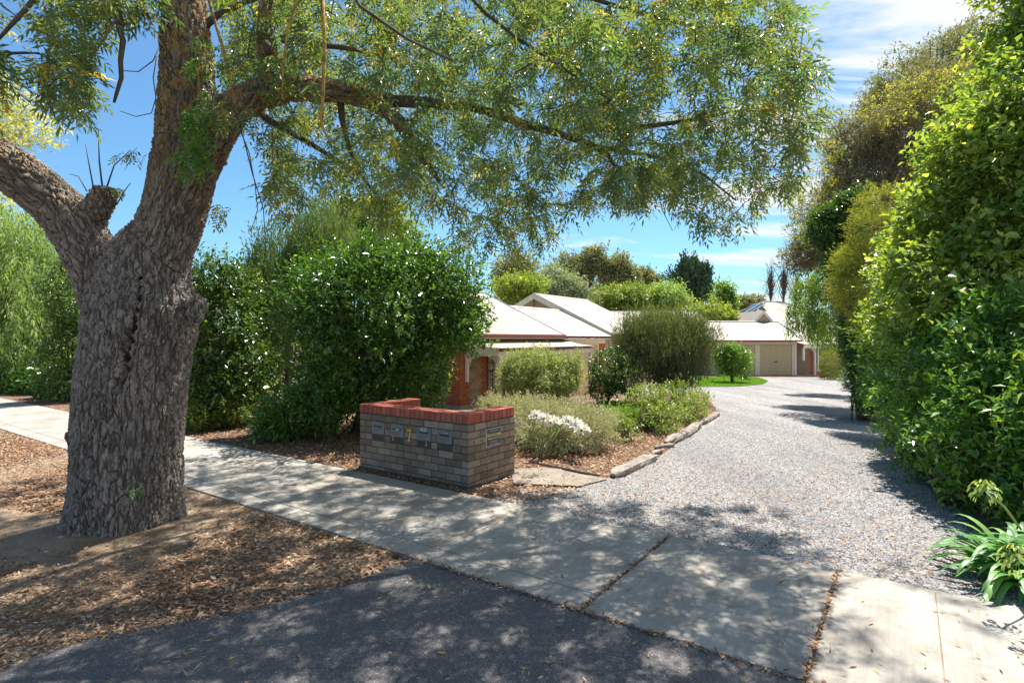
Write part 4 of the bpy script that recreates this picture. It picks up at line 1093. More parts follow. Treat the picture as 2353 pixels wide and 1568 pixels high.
roof_sheet('verandah_roof', (.25, -.5, 1.34), (4.2, -.5, 1.34), (4.2, .9, 1.55), (.25, .9, 1.55), HF)
gutter(HF, [(.25, -.44, 1.26), (4.2, -.44, 1.26)], .09, .08, 'white_trim')
MB().box(.25, 4.2, -.46, -.36, 1.08, 1.25).obj('verandah_beam', MAT['white_trim'], HF)
MB().box(.22, .34, -.42, -.30, .25, 1.08).box(1.0, 1.11, -.46, -.36, ZG, 1.08).obj('verandah_post', MAT['white_trim'], HF)
MB().tube([(1.22, -.5, 1.3), (1.22, -.5, ZG+.15), (1.34, -.62, ZG+.02)], .045, 8).obj('downpipe', MAT['white_trim'], HF)
lace(HF, 1.0, 1.08, -1, 'x', -.41, .35)
pv = sheet('garage_apron', [tuple((Matrix.Rotation(math.radians(6), 3, 'Z') @ Vector(q) + Vector((FX, FY, 0)))[:2]) for q in ((-6, -1.3, 0), (5, -1.0, 0), (5, .8, 0), (-6, .09, 0))], .03, MAT['paving'], .6, 0)
pl = hit(1889, 867); PT = thing('plant_pot', 'round terracotta plant pot on the paving by the far verandah post', 'pot', tuple(pl))
MB().tube([(0, 0, 0), (0, 0, .05), (0, 0, .33), (0, 0, .34), (0, 0, .42)], [.17, .2, .27, .31, .31], 16).obj('pot', plain('terracotta', (.40, .10, .06), .7), PT, smooth=False)
MB().tube([(0, 0, .40), (0, 0, .424)], [.27, .27], 14).obj('soil', MAT['soil'], PT)
A = thing('roof_aerial', 'small television aerial on the ridge of the far unit, above the solar panels', 'aerial', tuple(ray(1747, 694, 46)))
MB().tube([(0, 0, -.6), (0, 0, .5)], .02, 5).obj('mast', MAT['flash'], A); MB().tube([(-.5, 0, .42), (.5, 0, .45)], .02, 5).obj('boom', MAT['flash'], A)
# ------------------------------------------------------------------ the ash tree
def bark_mat():
    m, t, b, o = newmat('ash_bark')
    at = N(t, 'ShaderNodeAttribute', _attribute_name='bark')
    bc = at.outputs['Vector']
    nz = N(t, 'ShaderNodeTexNoise', Scale=7.0, Detail=3.0); Lk(t, bc, nz.inputs['Vector'])
    dv = N(t, 'ShaderNodeVectorMath', _operation='MULTIPLY_ADD'); Lk(t, nz.outputs['Color'], dv.inputs[0])
    dv.inputs[1].default_value = (.06,)*3; Lk(t, bc, dv.inputs[2])
    class O:
        def __init__(s, v): s.outputs = {0: v, 'Distance': v}
    def furrow(scale, width, det=2):
        q = noise_(t, dv.outputs[0], scale, det, .5)
        a = M(t, 'ABSOLUTE', M(t, 'SUBTRACT', q, .5))
        r = N(t, 'ShaderNodeMapRange', _interpolation_type='SMOOTHSTEP'); r.inputs['From Max'].default_value = width; Lk(t, a, r.inputs['Value']); return r.outputs[0]
    fA = furrow(20.0, .085); fB = furrow(38.0, .08)
    v = N(t, 'ShaderNodeTexVoronoi', _feature='DISTANCE_TO_EDGE', Scale=30.0); Lk(t, dv.outputs[0], v.inputs['Vector'])
    vc = N(t, 'ShaderNodeTexVoronoi', Scale=30.0); Lk(t, dv.outputs[0], vc.inputs['Vector'])
    mv = N(t, 'ShaderNodeMapRange', _interpolation_type='SMOOTHSTEP'); mv.inputs['From Max'].default_value = .10; Lk(t, v.outputs['Distance'], mv.inputs['Value'])
    both = M(t, 'MULTIPLY', fA, M(t, 'MULTIPLY_ADD', fB, .55, .45))
    ml = O(M(t, 'MULTIPLY', both, M(t, 'MULTIPLY_ADD', mv.outputs[0], .35, .65)))
    ml2 = O(noise_(t, dv.outputs[0], 60, 3, .7))
    obj = coords(t)
    rough = noise_(t, obj, 35, 6, .75)
    big = noise_(t, obj, 2.2, 5, .6)
    hue = N(t, 'ShaderNodeSeparateColor'); Lk(t, vc.outputs['Color'], hue.inputs[0])
    f = M(t, 'ADD', M(t, 'MULTIPLY', rough, .75), M(t, 'MULTIPLY', hue.outputs[0], .25))
    col = ramp(t, f, [(.25, (.16, .14, .125)), (.5, (.29, .26, .235)), (.75, (.42, .38, .345))])
    col = mixc(t, .5, col, ramp(t, big, [(.3, (.62, .62, .66)), (.7, (1.2, 1.12, 1.02))]), 'MULTIPLY')
    crack = ramp(t, ml.outputs[0], [(0, (.24, .22, .20)), (.65, (1, 1, 1))])
    col = mixc(t, .85, col, crack, 'MULTIPLY')
    # lichen grows on the upper trunk and limbs
    sp = N(t, 'ShaderNodeSeparateXYZ'); Lk(t, obj, sp.inputs[0])
    hh = N(t, 'ShaderNodeMapRange'); hh.inputs['From Min'].default_value = 2.6; hh.inputs['From Max'].default_value = 4.2; Lk(t, sp.outputs[2], hh.inputs['Value'])
    ln = noise_(t, obj, 16, 6, .75)
    lf = M(t, 'MULTIPLY', M(t, 'MULTIPLY', ramp_f(t, ln, .46, .56), hh.outputs[0]), .9)
    lf = M(t, 'MULTIPLY', lf, M(t, 'MULTIPLY_ADD', ml.outputs[0], .5, .5))
    col = mixc(t, lf, col, (.46, .28, .07))
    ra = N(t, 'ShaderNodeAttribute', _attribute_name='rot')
    col = mixc(t, ra.outputs['Fac'], col, (.018, .014, .011))  # deep shade of the cleft painted near black into the bark colour
    Lk(t, col, b.inputs['Base Color']); b.inputs['Roughness'].default_value = .92; b.inputs['Specular IOR Level'].default_value = .2
    h = M(t, 'ADD', M(t, 'MULTIPLY', ml.outputs[0], .95), M(t, 'ADD', M(t, 'MULTIPLY', ml2.outputs[0], .35), M(t, 'MULTIPLY', rough, .45)))
    d = N(t, 'ShaderNodeDisplacement', Midlevel=.8, Scale=.034); Lk(t, h, d.inputs['Height']); Lk(t, d.outputs[0], o.inputs['Displacement'])
    m.displacement_method = 'BOTH'
    return m
MAT['bark'] = bark_mat()
TD = 5.5
root_loc = Vector((ray(290, 1200, TD)[0], TD, -.02))
TREE = thing('ash_tree', 'huge old ash tree with furrowed grey trunk and wide overhanging crown, rooted in the verge', 'tree', tuple(root_loc))
def sweep(rings, n=28):
    """rings: (centre, rx, ry, axis)"""
    mb = MB(); prev = None
    for i, (c, rx, ry) in enumerate(rings):
        c = Vector(c); a = Vector(rings[max(i-1, 0)][0]); b = Vector(rings[min(i+1, len(rings)-1)][0]); t = (b-a).normalized()
        yv = Vector((0, 1, 0)); yv = (yv - t*yv.dot(t)).normalized(); xv = yv.cross(t).normalized()
        for k in range(n):
            an = 2*math.pi*k/n
            mb.v.append(tuple(c + xv*math.cos(an)*rx + yv*math.sin(an)*ry))
    for i in range(len(rings)-1):
        for k in range(n):
            k2 = (k+1) % n; mb.f.append((i*n+k, i*n+k2, (i+1)*n+k2, (i+1)*n+k))
    mb.f.append(tuple(range(n-1, -1, -1))); e = (len(rings)-1)*n; mb.f.append(tuple(range(e, e+n)))
    return mb
prof = [(1262, 118, 452), (1240, 132, 444), (1200, 148, 434), (1150, 157, 430), (1100, 160, 430), (1000, 163, 428), (900, 174, 432), (840, 180, 438), (790, 183, 447), (750, 188, 460), (715, 196, 464), (690, 200, 462), (660, 205, 454), (630, 214, 450), (600, 238, 450), (570, 268, 452), (540, 298, 460),
        (500, 318, 476), (450, 334, 490), (410, 343, 496), (370, 350, 502), (330, 357, 504), (300, 362, 500), (250, 366, 494), (200, 368, 491), (100, 371, 482), (0, 375, 470), (-100, 380, 456), (-220, 384, 440), (-360, 386, 425)]
rings = []
for y, l, r in prof:
    c = ray((l+r)/2, y, TD); hw = (r-l)/2/F*TD*math.cos(math.atan(((l+r)/2-CX)/F))
    rings.append((c - np.array(root_loc), hw, hw*.95))
trunk_mb = sweep(rings)
def limb(pts, rad, n=18):
    return sweep([(ray(*p) - np.array(root_loc), r/F*p[2]*.88, r/F*p[2]*.88) for p, r in zip(pts, rad)], n)
limbs = [
    limb([(305, 800, 5.6), (262, 690, 5.5), (225, 610, 5.42), (185, 540, 5.38), (140, 478, 5.35), (80, 428, 5.3), (20, 388, 5.25), (-60, 345, 5.2), (-200, 290, 5.1), (-400, 215, 5.0), (-600, 120, 4.9)], [70, 72, 68, 64, 62, 60, 61, 58, 52, 42, 30], 24),
    limb([(190, 530, 5.38), (222, 480, 5.36), (240, 448, 5.36), (243, 430, 5.36)], [44, 36, 33, 26]),
    limb([(420, 450, 5.5), (455, 370, 5.45), (492, 305, 5.4), (535, 248, 5.35), (595, 215, 5.35), (680, 202, 5.4), (770, 208, 5.5), (860, 232, 5.6), (920, 285, 5.7), (960, 345, 5.8), (985, 382, 5.85)], [52, 54, 48, 40, 34, 28, 26, 23, 20, 15, 9]),
    limb([(620, 225, 5.32), (620, 170, 5.25), (612, 110, 5.18), (606, 50, 5.1), (612, 0, 5.05), (640, -80, 5.0), (700, -180, 5.0)], [26, 25, 24, 19, 20, 17, 13]),
]
tmp = MB(); 
for q in [trunk_mb] + limbs:
    b0 = len(tmp.v); tmp.v += q.v; tmp.f += [tuple(i+b0 for i in f) for f in q.f]
# burls on the right flank, lips beside the long cleft
for px, py, dd_, r in ((452, 700, 5.45, 26), (448, 725, 5.4, 20), (500, 360, 5.45, 22), (205, 690, 5.5, 14), (410, 480, 5.1, 12), (170, 1000, 5.3, 16)):
    c = Vector(ray(px, py, dd_)) - root_loc; rr = r/F*dd_; b0 = len(tmp.v)
    rg = sweep([(c + Vector((0, 0, -rr*.95)), rr*.25, rr*.25), (c + Vector((0, 0, -rr*.5)), rr*.86, rr*.86), (c, rr, rr), (c + Vector((0, 0, rr*.5)), rr*.86, rr*.86), (c + Vector((0, 0, rr*.95)), rr*.25, rr*.25)], 10)
    tmp.v += rg.v; tmp.f += [tuple(i+b0 for i in f) for f in rg.f]
to = tmp.obj('trunk', MAT['bark'], TREE)
md = to.modifiers.new('remesh', 'REMESH'); md.mode = 'VOXEL'; md.voxel_size = .0145
md = to.modifiers.new('smooth', 'SMOOTH'); md.factor = .5; md.iterations = 14
dg = bpy.context.evaluated_depsgraph_get(); dg.update()
me = bpy.data.meshes.new_from_object(to.evaluated_get(dg)); to.modifiers.clear(); to.data = me
nv = len(me.vertices); P = np.empty(nv*3, np.float32); me.vertices.foreach_get('co', P); P = P.reshape(-1, 3).astype(float)
Nm = np.empty(nv*3, np.float32); me.vertices.foreach_get('normal', Nm); Nm = Nm.reshape(-1, 3).astype(float)
W_ = P + np.array(root_loc)
# swellings, buttress roots
ang = np.arctan2(P[:, 1], P[:, 0])
low = np.clip(1 - (W_[:, 2])/.55, 0, 1)**2
P += Nm*(snoise(P, 3.2, 4)*.016 + snoise(P, 7, 5)*.008)[:, None]
P[:, :2] *= (1 + (low*(.02 + .05*np.sin(ang*5+.6) + .03*np.sin(ang*9)))[:, None])
# cleft
qx, qy = proj(W_); front = (W_[:, 1] < TD) & (W_[:, 0] < -1)
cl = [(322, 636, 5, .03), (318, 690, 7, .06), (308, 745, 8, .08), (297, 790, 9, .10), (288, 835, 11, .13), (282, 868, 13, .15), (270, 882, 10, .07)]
dep = np.zeros(nv); lip = np.zeros(nv); rot = np.zeros(nv)  # 'rot' here masks the painted shade inside the cleft, not decayed wood
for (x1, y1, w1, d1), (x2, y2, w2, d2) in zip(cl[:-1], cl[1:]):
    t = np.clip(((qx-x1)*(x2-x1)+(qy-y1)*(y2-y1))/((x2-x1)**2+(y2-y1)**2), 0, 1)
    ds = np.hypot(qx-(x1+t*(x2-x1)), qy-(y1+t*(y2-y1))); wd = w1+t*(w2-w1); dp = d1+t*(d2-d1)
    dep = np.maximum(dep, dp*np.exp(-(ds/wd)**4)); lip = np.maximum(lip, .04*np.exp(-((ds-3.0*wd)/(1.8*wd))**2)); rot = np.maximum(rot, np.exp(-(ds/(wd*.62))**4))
P[:, 1] += np.where(front, dep - lip, 0)
# vertical furrow running down the middle of the lower trunk
fx = 268 + (qy-880)*.02
P[:, 1] += np.where(front & (qy > 870), .03*np.exp(-((qx-fx)/16)**2)*np.exp(-((qy-950)/160)**2), 0)
me.vertices.foreach_set('co', P.astype(np.float32).ravel())
# bark coordinates follow the grain of each limb
axes = [(ray(290, 1240, TD), ray(330, 640, TD)), (ray(370, 600, TD), ray(430, 380, TD)), (ray(430, 380, TD), ray(405, -300, TD)), (ray(262, 690, 5.5), ray(150, 490, 5.35)), (ray(150, 490, 5.35), ray(-200, 290, 5.1)),
        (ray(450, 380, 5.45), ray(560, 230, 5.35)), (ray(560, 225, 5.35), ray(860, 225, 5.6)), (ray(620, 220, 5.3), ray(610, 0, 5.05)), (ray(870, 235, 5.6), ray(985, 380, 5.85))]
rad_ = [.5, .33, .25, .28, .26, .18, .11, .1, .08]
BC = np.zeros((nv, 3)); WT = np.zeros(nv)
for i, ((a, b), rr) in enumerate(zip(axes, rad_)):
    ax = (b-a); ln = np.linalg.norm(ax); ax = ax/ln; rel = W_ - a; t = np.clip(rel @ ax, 0, ln)
    ds = np.linalg.norm(rel - t[:, None]*ax, axis=1)/rr
    al = (W_ @ ax)
    v = W_ - al[:, None]*ax*.76
    wt = np.exp(-np.minimum(ds, 12)**2*2.5) + 1e-9
    best = wt > WT
    BC[best] = v[best]; WT[best] = wt[best]
at = me.attributes.new('bark', 'FLOAT_VECTOR', 'POINT'); at.data.foreach_set('vector', BC.astype(np.float32).ravel())
at = me.attributes.new('rot', 'FLOAT', 'POINT'); at.data.foreach_set('value', (rot*front).astype(np.float32))  # mask for the cleft shade that the bark colour paints in
me.polygons.foreach_set('use_smooth', [True]*len(me.polygons)); me.update()
print('trunk verts', nv)

# scaffold branches of the crown
SCAF = [
    ([(985, 382, 5.85), (1010, 420, 5.9)], [9, 4]),
    ([(850, 228, 5.6), (960, 232, 5.75), (1080, 245, 5.9), (1200, 285, 6.1), (1290, 310, 6.3), (1355, 335, 6.4), (1400, 352, 6.5), (1412, 385, 6.5)], [17, 14, 12, 11, 10, 9, 7, 3]),
    ([(1320, 322, 6.35), (1345, 300, 6.4), (1450, 292, 6.6), (1560, 280, 6.8), (1680, 262, 7.0), (1790, 240, 7.1)], [8, 8, 7, 6, 4, 2]),
    ([(1355, 335, 6.4), (1450, 345, 6.4), (1540, 372, 6.5), (1620, 400, 6.6), (1690, 460, 6.7)], [7, 6, 5, 4, 2]),
    ([(405, -300, 5.5), (520, -250, 5.3), (700, -210, 5.3), (950, -140, 5.6), (1200, -60, 5.9), (1400, 10, 6.2), (1580, 60, 6.5), (1760, 80, 6.8)], [16, 14, 12, 9, 7, 5, 4, 2]),
    ([(950, -140, 5.6), (1060, -20, 5.3), (1190, 90, 5.1), (1300, 160, 5.0), (1400, 230, 5.0)], [7, 5, 4, 3, 2]),
    ([(1200, -60, 5.9), (1350, -130, 6.6), (1550, -160, 7.4), (1750, -120, 8.2)], [10, 9, 7, 4]),
    ([(700, -210, 5.3), (760, -80, 4.7), (830, 20, 4.4), (930, 90, 4.2), (1040, 140, 4.1)], [7, 5, 4, 3, 2]),
    ([(405, -300, 5.5), (430, -500, 5.8), (520, -700, 6.4), (700, -850, 7.2)], [26, 22, 18, 10]),
    ([(430, -500, 5.8), (700, -560, 6.6), (1000, -560, 7.4), (1300, -500, 8.2)], [17, 14, 10, 5]),
    ([(395, -150, 5.5), (340, -130, 5.2), (290, -60, 5.0), (265, 10, 4.9), (282, 60, 4.9)], [14, 11, 9, 6, 4]),
    ([(290, -60, 5.0), (200, -80, 4.8), (110, -40, 4.6), (40, 40, 4.5), (-30, 120, 4.5)], [9, 8, 6, 4, 2]),
    ([(-200, 290, 5.1), (-150, 200, 4.9), (-60, 160, 4.8), (30, 125, 4.7), (90, 122, 4.7)], [10, 7, 4, 2.2, 1.6]),
    ([(560, 235, 5.4), (620, 280, 5.9), (720, 330, 6.5), (830, 400, 7.0), (880, 470, 7.2)], [10, 9, 7, 5, 3]),
    ([(650, 90, 5.15), (720, 95, 5.5), (800, 110, 5.9), (900, 130, 6.4)], [9, 8, 6, 3]),
    ([(470, 60, 5.5), (505, 30, 5.6), (560, 5, 5.7), (640, -20, 5.8)], [9, 7, 6, 5]),
    ([(780, 205, 5.5), (790, 280, 5.6), (800, 340, 5.7), (815, 380, 5.7)], [9, 7, 5, 3]),
]
def limb_obj(pts, rad, name='limb', mat='bark_small', n=8):
    P_ = [Vector(ray(*p)) - root_loc for p in pts]
    return MB().tube([tuple(p) for p in P_], [r/F*p[2] for r, p in zip(rad, pts)], n).obj(name, MAT[mat], TREE, smooth=True)
def densify(pts, rad, step=.12):
    out = []
    W = [Vector(ray(*p)) for p in pts]
    for i in range(len(W)-1):
        k = max(1, int((W[i+1]-W[i]).length/step))
        out += [tuple(W[i].lerp(W[i+1], j/k)) for j in range(k)]
    return out + [tuple(W[-1])]
nodes = []
for pts, rad in SCAF:
    # add a little wander to each scaffold
    W = densify(pts, rad, .35); k = len(W)
    o = MB().tube([tuple(Vector(p) - root_loc + Vector((noise.noise((p[0]*2, p[1]*2, p[2]*2)), 0, noise.noise((p[0]*2+7, p[1]*2, p[2]*2))))*.05*min(1, i, k-1-i)) for i, p in enumerate(W)],
                  list(np.interp(np.linspace(0, len(rad)-1, k), range(len(rad)), rad)/F*5.6), 8).obj('limb', MAT['bark_small'], TREE, smooth=True)
    nodes += densify(pts, rad)
# dead and lichen-covered hanging branches
for pts, rad, mt in (
    ([(263, -10, 4.9), (268, 45, 4.9), (283, 95, 4.9), (277, 140, 4.9), (279, 180, 4.9), (268, 215, 4.9), (262, 236, 4.9)], [6, 6, 6.5, 5.5, 5, 4, 3], 'bark_small'),
    ([(263, 50, 4.9), (236, 95, 4.85), (215, 125, 4.85), (200, 160, 4.8)], [3.5, 3, 2.4, 1.2], 'lichen_twig'),
    ([(475, -20, 4.9), (490, 40, 4.9), (512, 110, 4.85), (528, 180, 4.8), (545, 260, 4.8)], [4.5, 4, 3.5, 2.5, 1.5], 'lichen_twig'),
    ([(740, -10, 4.6), (745, 100, 4.6), (742, 200, 4.6), (738, 290, 4.6), (760, 330, 4.6)], [5, 4.5, 4, 3.5, 2], 'lichen_twig'),
    ([(690, -20, 4.6), (660, 70, 4.6), (650, 160, 4.6), (648, 230, 4.6)], [4, 3.4, 2.6, 1.6], 'lichen_twig'),
    ([(540, 260, 4.8), (560, 320, 4.8), (580, 400, 4.8), (605, 480, 4.8), (610, 560, 4.8)], [1.8, 1.6, 1.4, 1.2, .8], 'twig'),
    ([(545, 230, 4.8), (552, 300, 4.8), (572, 350, 4.8), (585, 420, 4.8), (592, 480, 4.8), (580, 520, 4.8)], [1.6, 1.5, 1.3, 1.1, 1.0, .7], 'twig'),
    ([(624, 270, 4.8), (628, 400, 4.8), (640, 480, 4.8), (700, 540, 4.8)], [1.3, 1.2, 1.0, .7], 'twig'),
    ([(462, 100, 5.0), (455, 170, 5.0), (462, 230, 5.0)], [1.6, 1.3, .8], 'lichen_twig'),
    ([(365, 110, 5.0), (352, 140, 4.9), (318, 165, 4.9), (284, 163, 4.9)], [1.6, 1.4, 1.2, 1], 'twig'),
    ([(360, 130, 5.0), (352, 180, 5.0), (358, 225, 5.0), (348, 260, 5.0), (312, 268, 5.0), (275, 255, 5.0)], [1.5, 1.3, 1.2, 1.1, 1, .7], 'twig'),
    ([(1497, 560*.0+290, 6.4), (1500, 330, 6.4), (1507, 420, 6.4), (1520, 480, 6.4), (1545, 530, 6.4)], [1.6, 1.5, 1.2, 1.0, .7], 'twig'),
    ([(0, 122, 4.7), (60, 120, 4.7), (120, 130, 4.7)], [2, 1.6, 1], 'twig'),
    ([(235, 430, 5.36), (228, 370, 5.36), (226, 300, 5.36)], [2.2, 1.7, 1], 'twig'),
    ([(245, 430, 5.36), (262, 380, 5.36), (300, 345, 5.3)], [2, 1.4, .8], 'twig'),
    ([(215, 435, 5.36), (205, 380, 5.36), (196, 330, 5.36)], [1.8, 1.4, .8], 'twig'),
    ([(200, 440, 5.36), (180, 405, 5.36), (160, 400, 5.36)], [1.4, 1, .6], 'twig'),
    ([(268, 470, 5.36), (285, 440, 5.36), (300, 420, 5.36)], [1.6, 1.2, .8], 'twig'),
):
    limb_obj(pts, rad, 'dead_branch' if mt != 'lichen_twig' else 'lichen_branch', mt, 5)
o = limb_obj([(612, 96, 4.965), (614, 110, 4.955), (615, 124, 4.965)], [7, 10, 6], 'knot', 'bark_small', 8)

# twig tips inside the crown volume
CAN = [(478, -60), (500, 60), (505, 190), (575, 240), (600, 330), (612, 420), (640, 520), (700, 470), (760, 455), (830, 500), (900, 545), (930, 470), (1000, 520), (1060, 575), (1100, 560), (1150, 600), (1230, 600), (1290, 545), (1330, 500), (1400, 480), (1500, 470), (1560, 470), (1600, 520), (1690, 545), (1715, 480), (1790, 450), (1850, 395), (1842, 330), (1890, 270), (1885, 160), (1830, 110), (1850, 40), (1800, -60)]
CANL = [(90, -60), (75, 30), (120, 70), (105, 110), (60, 160), (100, 200), (130, 240), (180, 250), (245, 240), (215, 180), (235, 130), (260, 60), (300, 30), (365, 40), (370, -60)]
CANF = [(-300, -60), (-300, 340), (-20, 300), (30, 150), (15, 60), (-60, -60)]
HOLE = [(520, 330), (600, 330), (610, 560), (520, 560)]
def crown_points(n, seed):
    r = np.random.RandomState(seed); out = []
    tot = 0
    while tot < n:
        q = np.column_stack([r.uniform(-300, 1900, n*2), r.uniform(-60, 610, n*2)])
        a = inpoly(q[:, 0], q[:, 1], CAN); l = inpoly(q[:, 0], q[:, 1], CANL); f = inpoly(q[:, 0], q[:, 1], CANF)
        lowfade = np.where(a, np.clip(1.25 - np.clip(q[:, 1]-330, 0, 300)/330 , .3, 1), 0)
        clump = .5 + .5*np.sin(q[:, 0]*.031+np.sin(q[:, 1]*.027)*2)*np.sin(q[:, 1]*.038+q[:, 0]*.011)
        edge = np.where(q[:, 0] > 1450, .8, 1)
        w = a*lowfade*(.18+.82*clump)*edge + l*.30 + f*.22
        k = r.rand(len(q)) < w
        q = q[k]; d = 4.6 + r.rand(len(q))*np.interp(q[:, 0], [450, 700, 1200, 1500, 1900], [3, 6.5, 6.0, 3.5, 3.0])
        d = np.where(q[:, 0] < 450, 4.3 + 1.1*r.rand(len(q)), d)
        d = np.where((q[:, 1] > 420), 5.6 + np.interp(q[:, 0], [450, 700, 1200, 1500], [2, 4, 4, 2.2])*r.rand(len(q)), d)
        P = np.stack([(q[:, 0]-CX)/F*d, d, H-(q[:, 1]-HY)/F*d], -1)
        out.append(P); tot += len(P)
    return np.concatenate(out)[:n]
tips = crown_points(2350, 3)
# the rest of the crown, above and beside the picture
r = np.random.RandomState(17)
up_ = []
for c, a, n in (((0.2, 6.9, 6.9), (4.8, 3.0, 1.4), 210), ((-4.2, 5.0, 6.2), (3.0, 3.0, 2.0), 170)):
    d = rand_dirs(n, r)*(r.rand(n, 1)**.4); up_.append(np.array(c) + d*np.array(a))
up_ = np.concatenate(up_); qx, qy = proj(up_); up_ = up_[(qy < -40) | (qx < -40)]
tips = np.concatenate([tips, up_])
nd = np.array(nodes)
dmin = np.array([np.min(np.linalg.norm(nd - t, axis=1)) for t in tips])
order = np.argsort(dmin)
pool = np.empty((len(nd) + len(tips)*2, 3)); pool[:len(nd)] = nd; cnt = len(nd)
PL, RR = [], []
for i in order:
    t = tips[i]; dv = pool[:cnt] - t; k = int(np.argmin((dv**2).sum(1) - .0*dv[:, 2])); s = pool[k]
    ln = np.linalg.norm(t-s); m1 = s*.66+t*.34; m2 = s*.3+t*.7
    m1 = m1 + RS.normal(size=3)*.05*ln + np.array([0, 0, .14*ln]); m2 = m2 + RS.normal(size=3)*.04*ln + np.array([0, 0, .10*ln])
    PL.append([s, m1, m2, t]); RR.append(np.array([1, .75, .5, .3])*min(.011, .003+.008*ln))
    pool[cnt] = m2; pool[cnt+1] = t; cnt += 2
V, Q = tubes_np(np.array(PL) - np.array(root_loc), np.array(RR), 4)
link('twigs', mesh_np('twigs', V, Q, MAT['bark_small'], True), TREE, kind='stuff')
# compound leaves: leaflets in pairs along a drooping stalk
def compound(base, D, size, r, pairs=4):
    """base (n,3), D (n,3) -> leaflet arrays"""
    n = len(base); up = np.array([0, 0, 1.0])
    S = np.cross(D, up + r.normal(size=(n, 3))*.35); S /= np.linalg.norm(S, axis=1, keepdims=True)+1e-9
    Nn = np.cross(S, D)
    Ps, Ds, Ns, Ls = [], [], [], []
    for j in range(pairs):
        f = (j+.7)/(pairs+.4)
        p = base + D*(size*f)[:, None] - up*(size*.28*f*f)[:, None]
        for sg in (1, -1):
            d = S*sg*.85 + D*.55 - up*.22 + r.normal(size=(n, 3))*.16
            Ps.append(p); Ds.append(d); Ns.append(Nn + r.normal(size=(n, 3))*.35); Ls.append(size*.40*(.8+.4*r.rand(n)))
    p = base + D*size[:, None]*.98 - up*(size*.28)[:, None]
    Ps.append(p); Ds.append(D - up*.35 + r.normal(size=(n, 3))*.1); Ns.append(Nn); Ls.append(size*.42)
    return [np.stack(q, 1) for q in (Ps, Ds, Ns, Ls)]
r = np.random.RandomState(23)
per = 7
PLa = np.array(PL)[:, 2:4]; n = len(PLa)
f = r.rand(n, per)**.7
base = PLa[:, :1]*(1-f[..., None]) + PLa[:, 1:]*f[..., None]
tw = PLa[:, 1]-PLa[:, 0]; tw /= np.linalg.norm(tw, axis=1, keepdims=True)+1e-9
D = tw[:, None]*.5 + rand_dirs(n*per, r).reshape(n, per, 3)*.85 + np.array([0, 0, -.28])
D /= np.linalg.norm(D, axis=2, keepdims=True)
twt = r.rand(n)
base = base.reshape(-1, 3); D = D.reshape(-1, 3); size = .125+.085*r.rand(len(base))
tv = np.clip(.5*np.repeat(twt, per) + .38*r.rand(len(base)), 0, .86)
yel = r.rand(len(base)) < .045; tv[yel] = .9 + .1*r.rand(yel.sum())
qx, qy = proj(base)
ok = ~((qx > 0) & (qx < 2352) & (qy > 0) & ~(inpoly(qx, qy, CAN) | inpoly(qx, qy, CANL) | inpoly(qx, qy, CANF)) & (r.rand(len(qx)) < .93))
ok &= ~inpoly(qx, qy, HOLE)
base, D, size, tv = base[ok], D[ok], size[ok], tv[ok]
dist = np.linalg.norm(base - np.array([0, 0, H]), axis=1); qx, qy = proj(base)
inf = (qx > 20) & (qx < 1900) & (qy > 10) & (qy < 600)
cand = np.where(inf)[0]; cand = cand[np.argsort(dist[cand])][:1400]; sel = r.permutation(cand)[:300]
keep = np.ones(len(base), bool); keep[sel] = False
Pp, Dp, Np, Lp = compound(base[keep], D[keep], size[keep], r)
nleaf = Pp.shape[1]
V, T, m = leaf_arrays(Pp.reshape(-1, 3)-np.array(root_loc), Dp.reshape(-1, 3), Np.reshape(-1, 3), Lp.ravel(), Lp.ravel()*.27, .08)
tl_ = np.repeat(np.repeat(tv[keep], nleaf), m)
link('foliage', mesh_np('foliage', V, T, MAT['ash'], attr={'tint': tl_}), TREE, kind='stuff'); NL[0] += len(T)
# the nearest compound leaves are pieces of their own
cms = []
for i in range(6):
    rr = np.random.RandomState(i)
    Pp, Dp, Np, Lp = compound(np.zeros((1, 3)), np.array([[1.0, 0, 0]]), np.array([1.0]), rr)
    V, T, m = leaf_arrays(Pp.reshape(-1, 3), Dp.reshape(-1, 3), Np.reshape(-1, 3), Lp.ravel(), Lp.ravel()*.27, .1, True)
    cms.append(mesh_np('leaf', V, T, MAT['ash_near'], attr={'tint': np.zeros(len(V)), 'single': np.ones(len(V))}))
def put_compound(parent, loc0, bs, Ds, sz, rr):
    for b_, d_, s_ in zip(bs, Ds, sz):
        o = bpy.data.objects.new('leaf', rr.choice(cms)); COL.objects.link(o); o.parent = parent
        yaw = math.atan2(d_[1], d_[0]); pit = math.asin(max(-1, min(1, d_[2]*.6)))
        o.location = Vector(b_) - loc0; o.rotation_euler = (0, -pit, yaw); o.scale = (s_,)*3
rr_ = random.Random(4)
put_compound(TREE, root_loc, base[sel], D[sel], size[sel]*1.15, rr_)
# epicormic sprouts on the trunk
def sprout(cx, cy, rx, ry, d, n, mat='sprout', sz=.13, seed=1):
    r = np.random.RandomState(seed); q = r.normal(size=(n, 2))*.5
    P = np.array([ray(cx+a*rx, cy+b_*ry, d - .12*r.rand()) for a, b_ in q])
    D = np.column_stack([r.normal(size=n)*.6, -.3-.5*r.rand(n), -.5-.5*r.rand(n)]); D /= np.linalg.norm(D, axis=1, keepdims=True)
    Pp, Dp, Np, Lp = compound(P, D, np.full(n, sz)*(.7+.5*r.rand(n)), r)
    V, T, m = leaf_arrays(Pp.reshape(-1, 3)-np.array(root_loc), Dp.reshape(-1, 3), Np.reshape(-1, 3), Lp.ravel(), Lp.ravel()*.3, .08, True)
    link('sprouts', mesh_np('sprouts', V, T, MAT[mat], attr={'tint': np.repeat(r.rand(len(V)//m), m)}), TREE, kind='stuff')
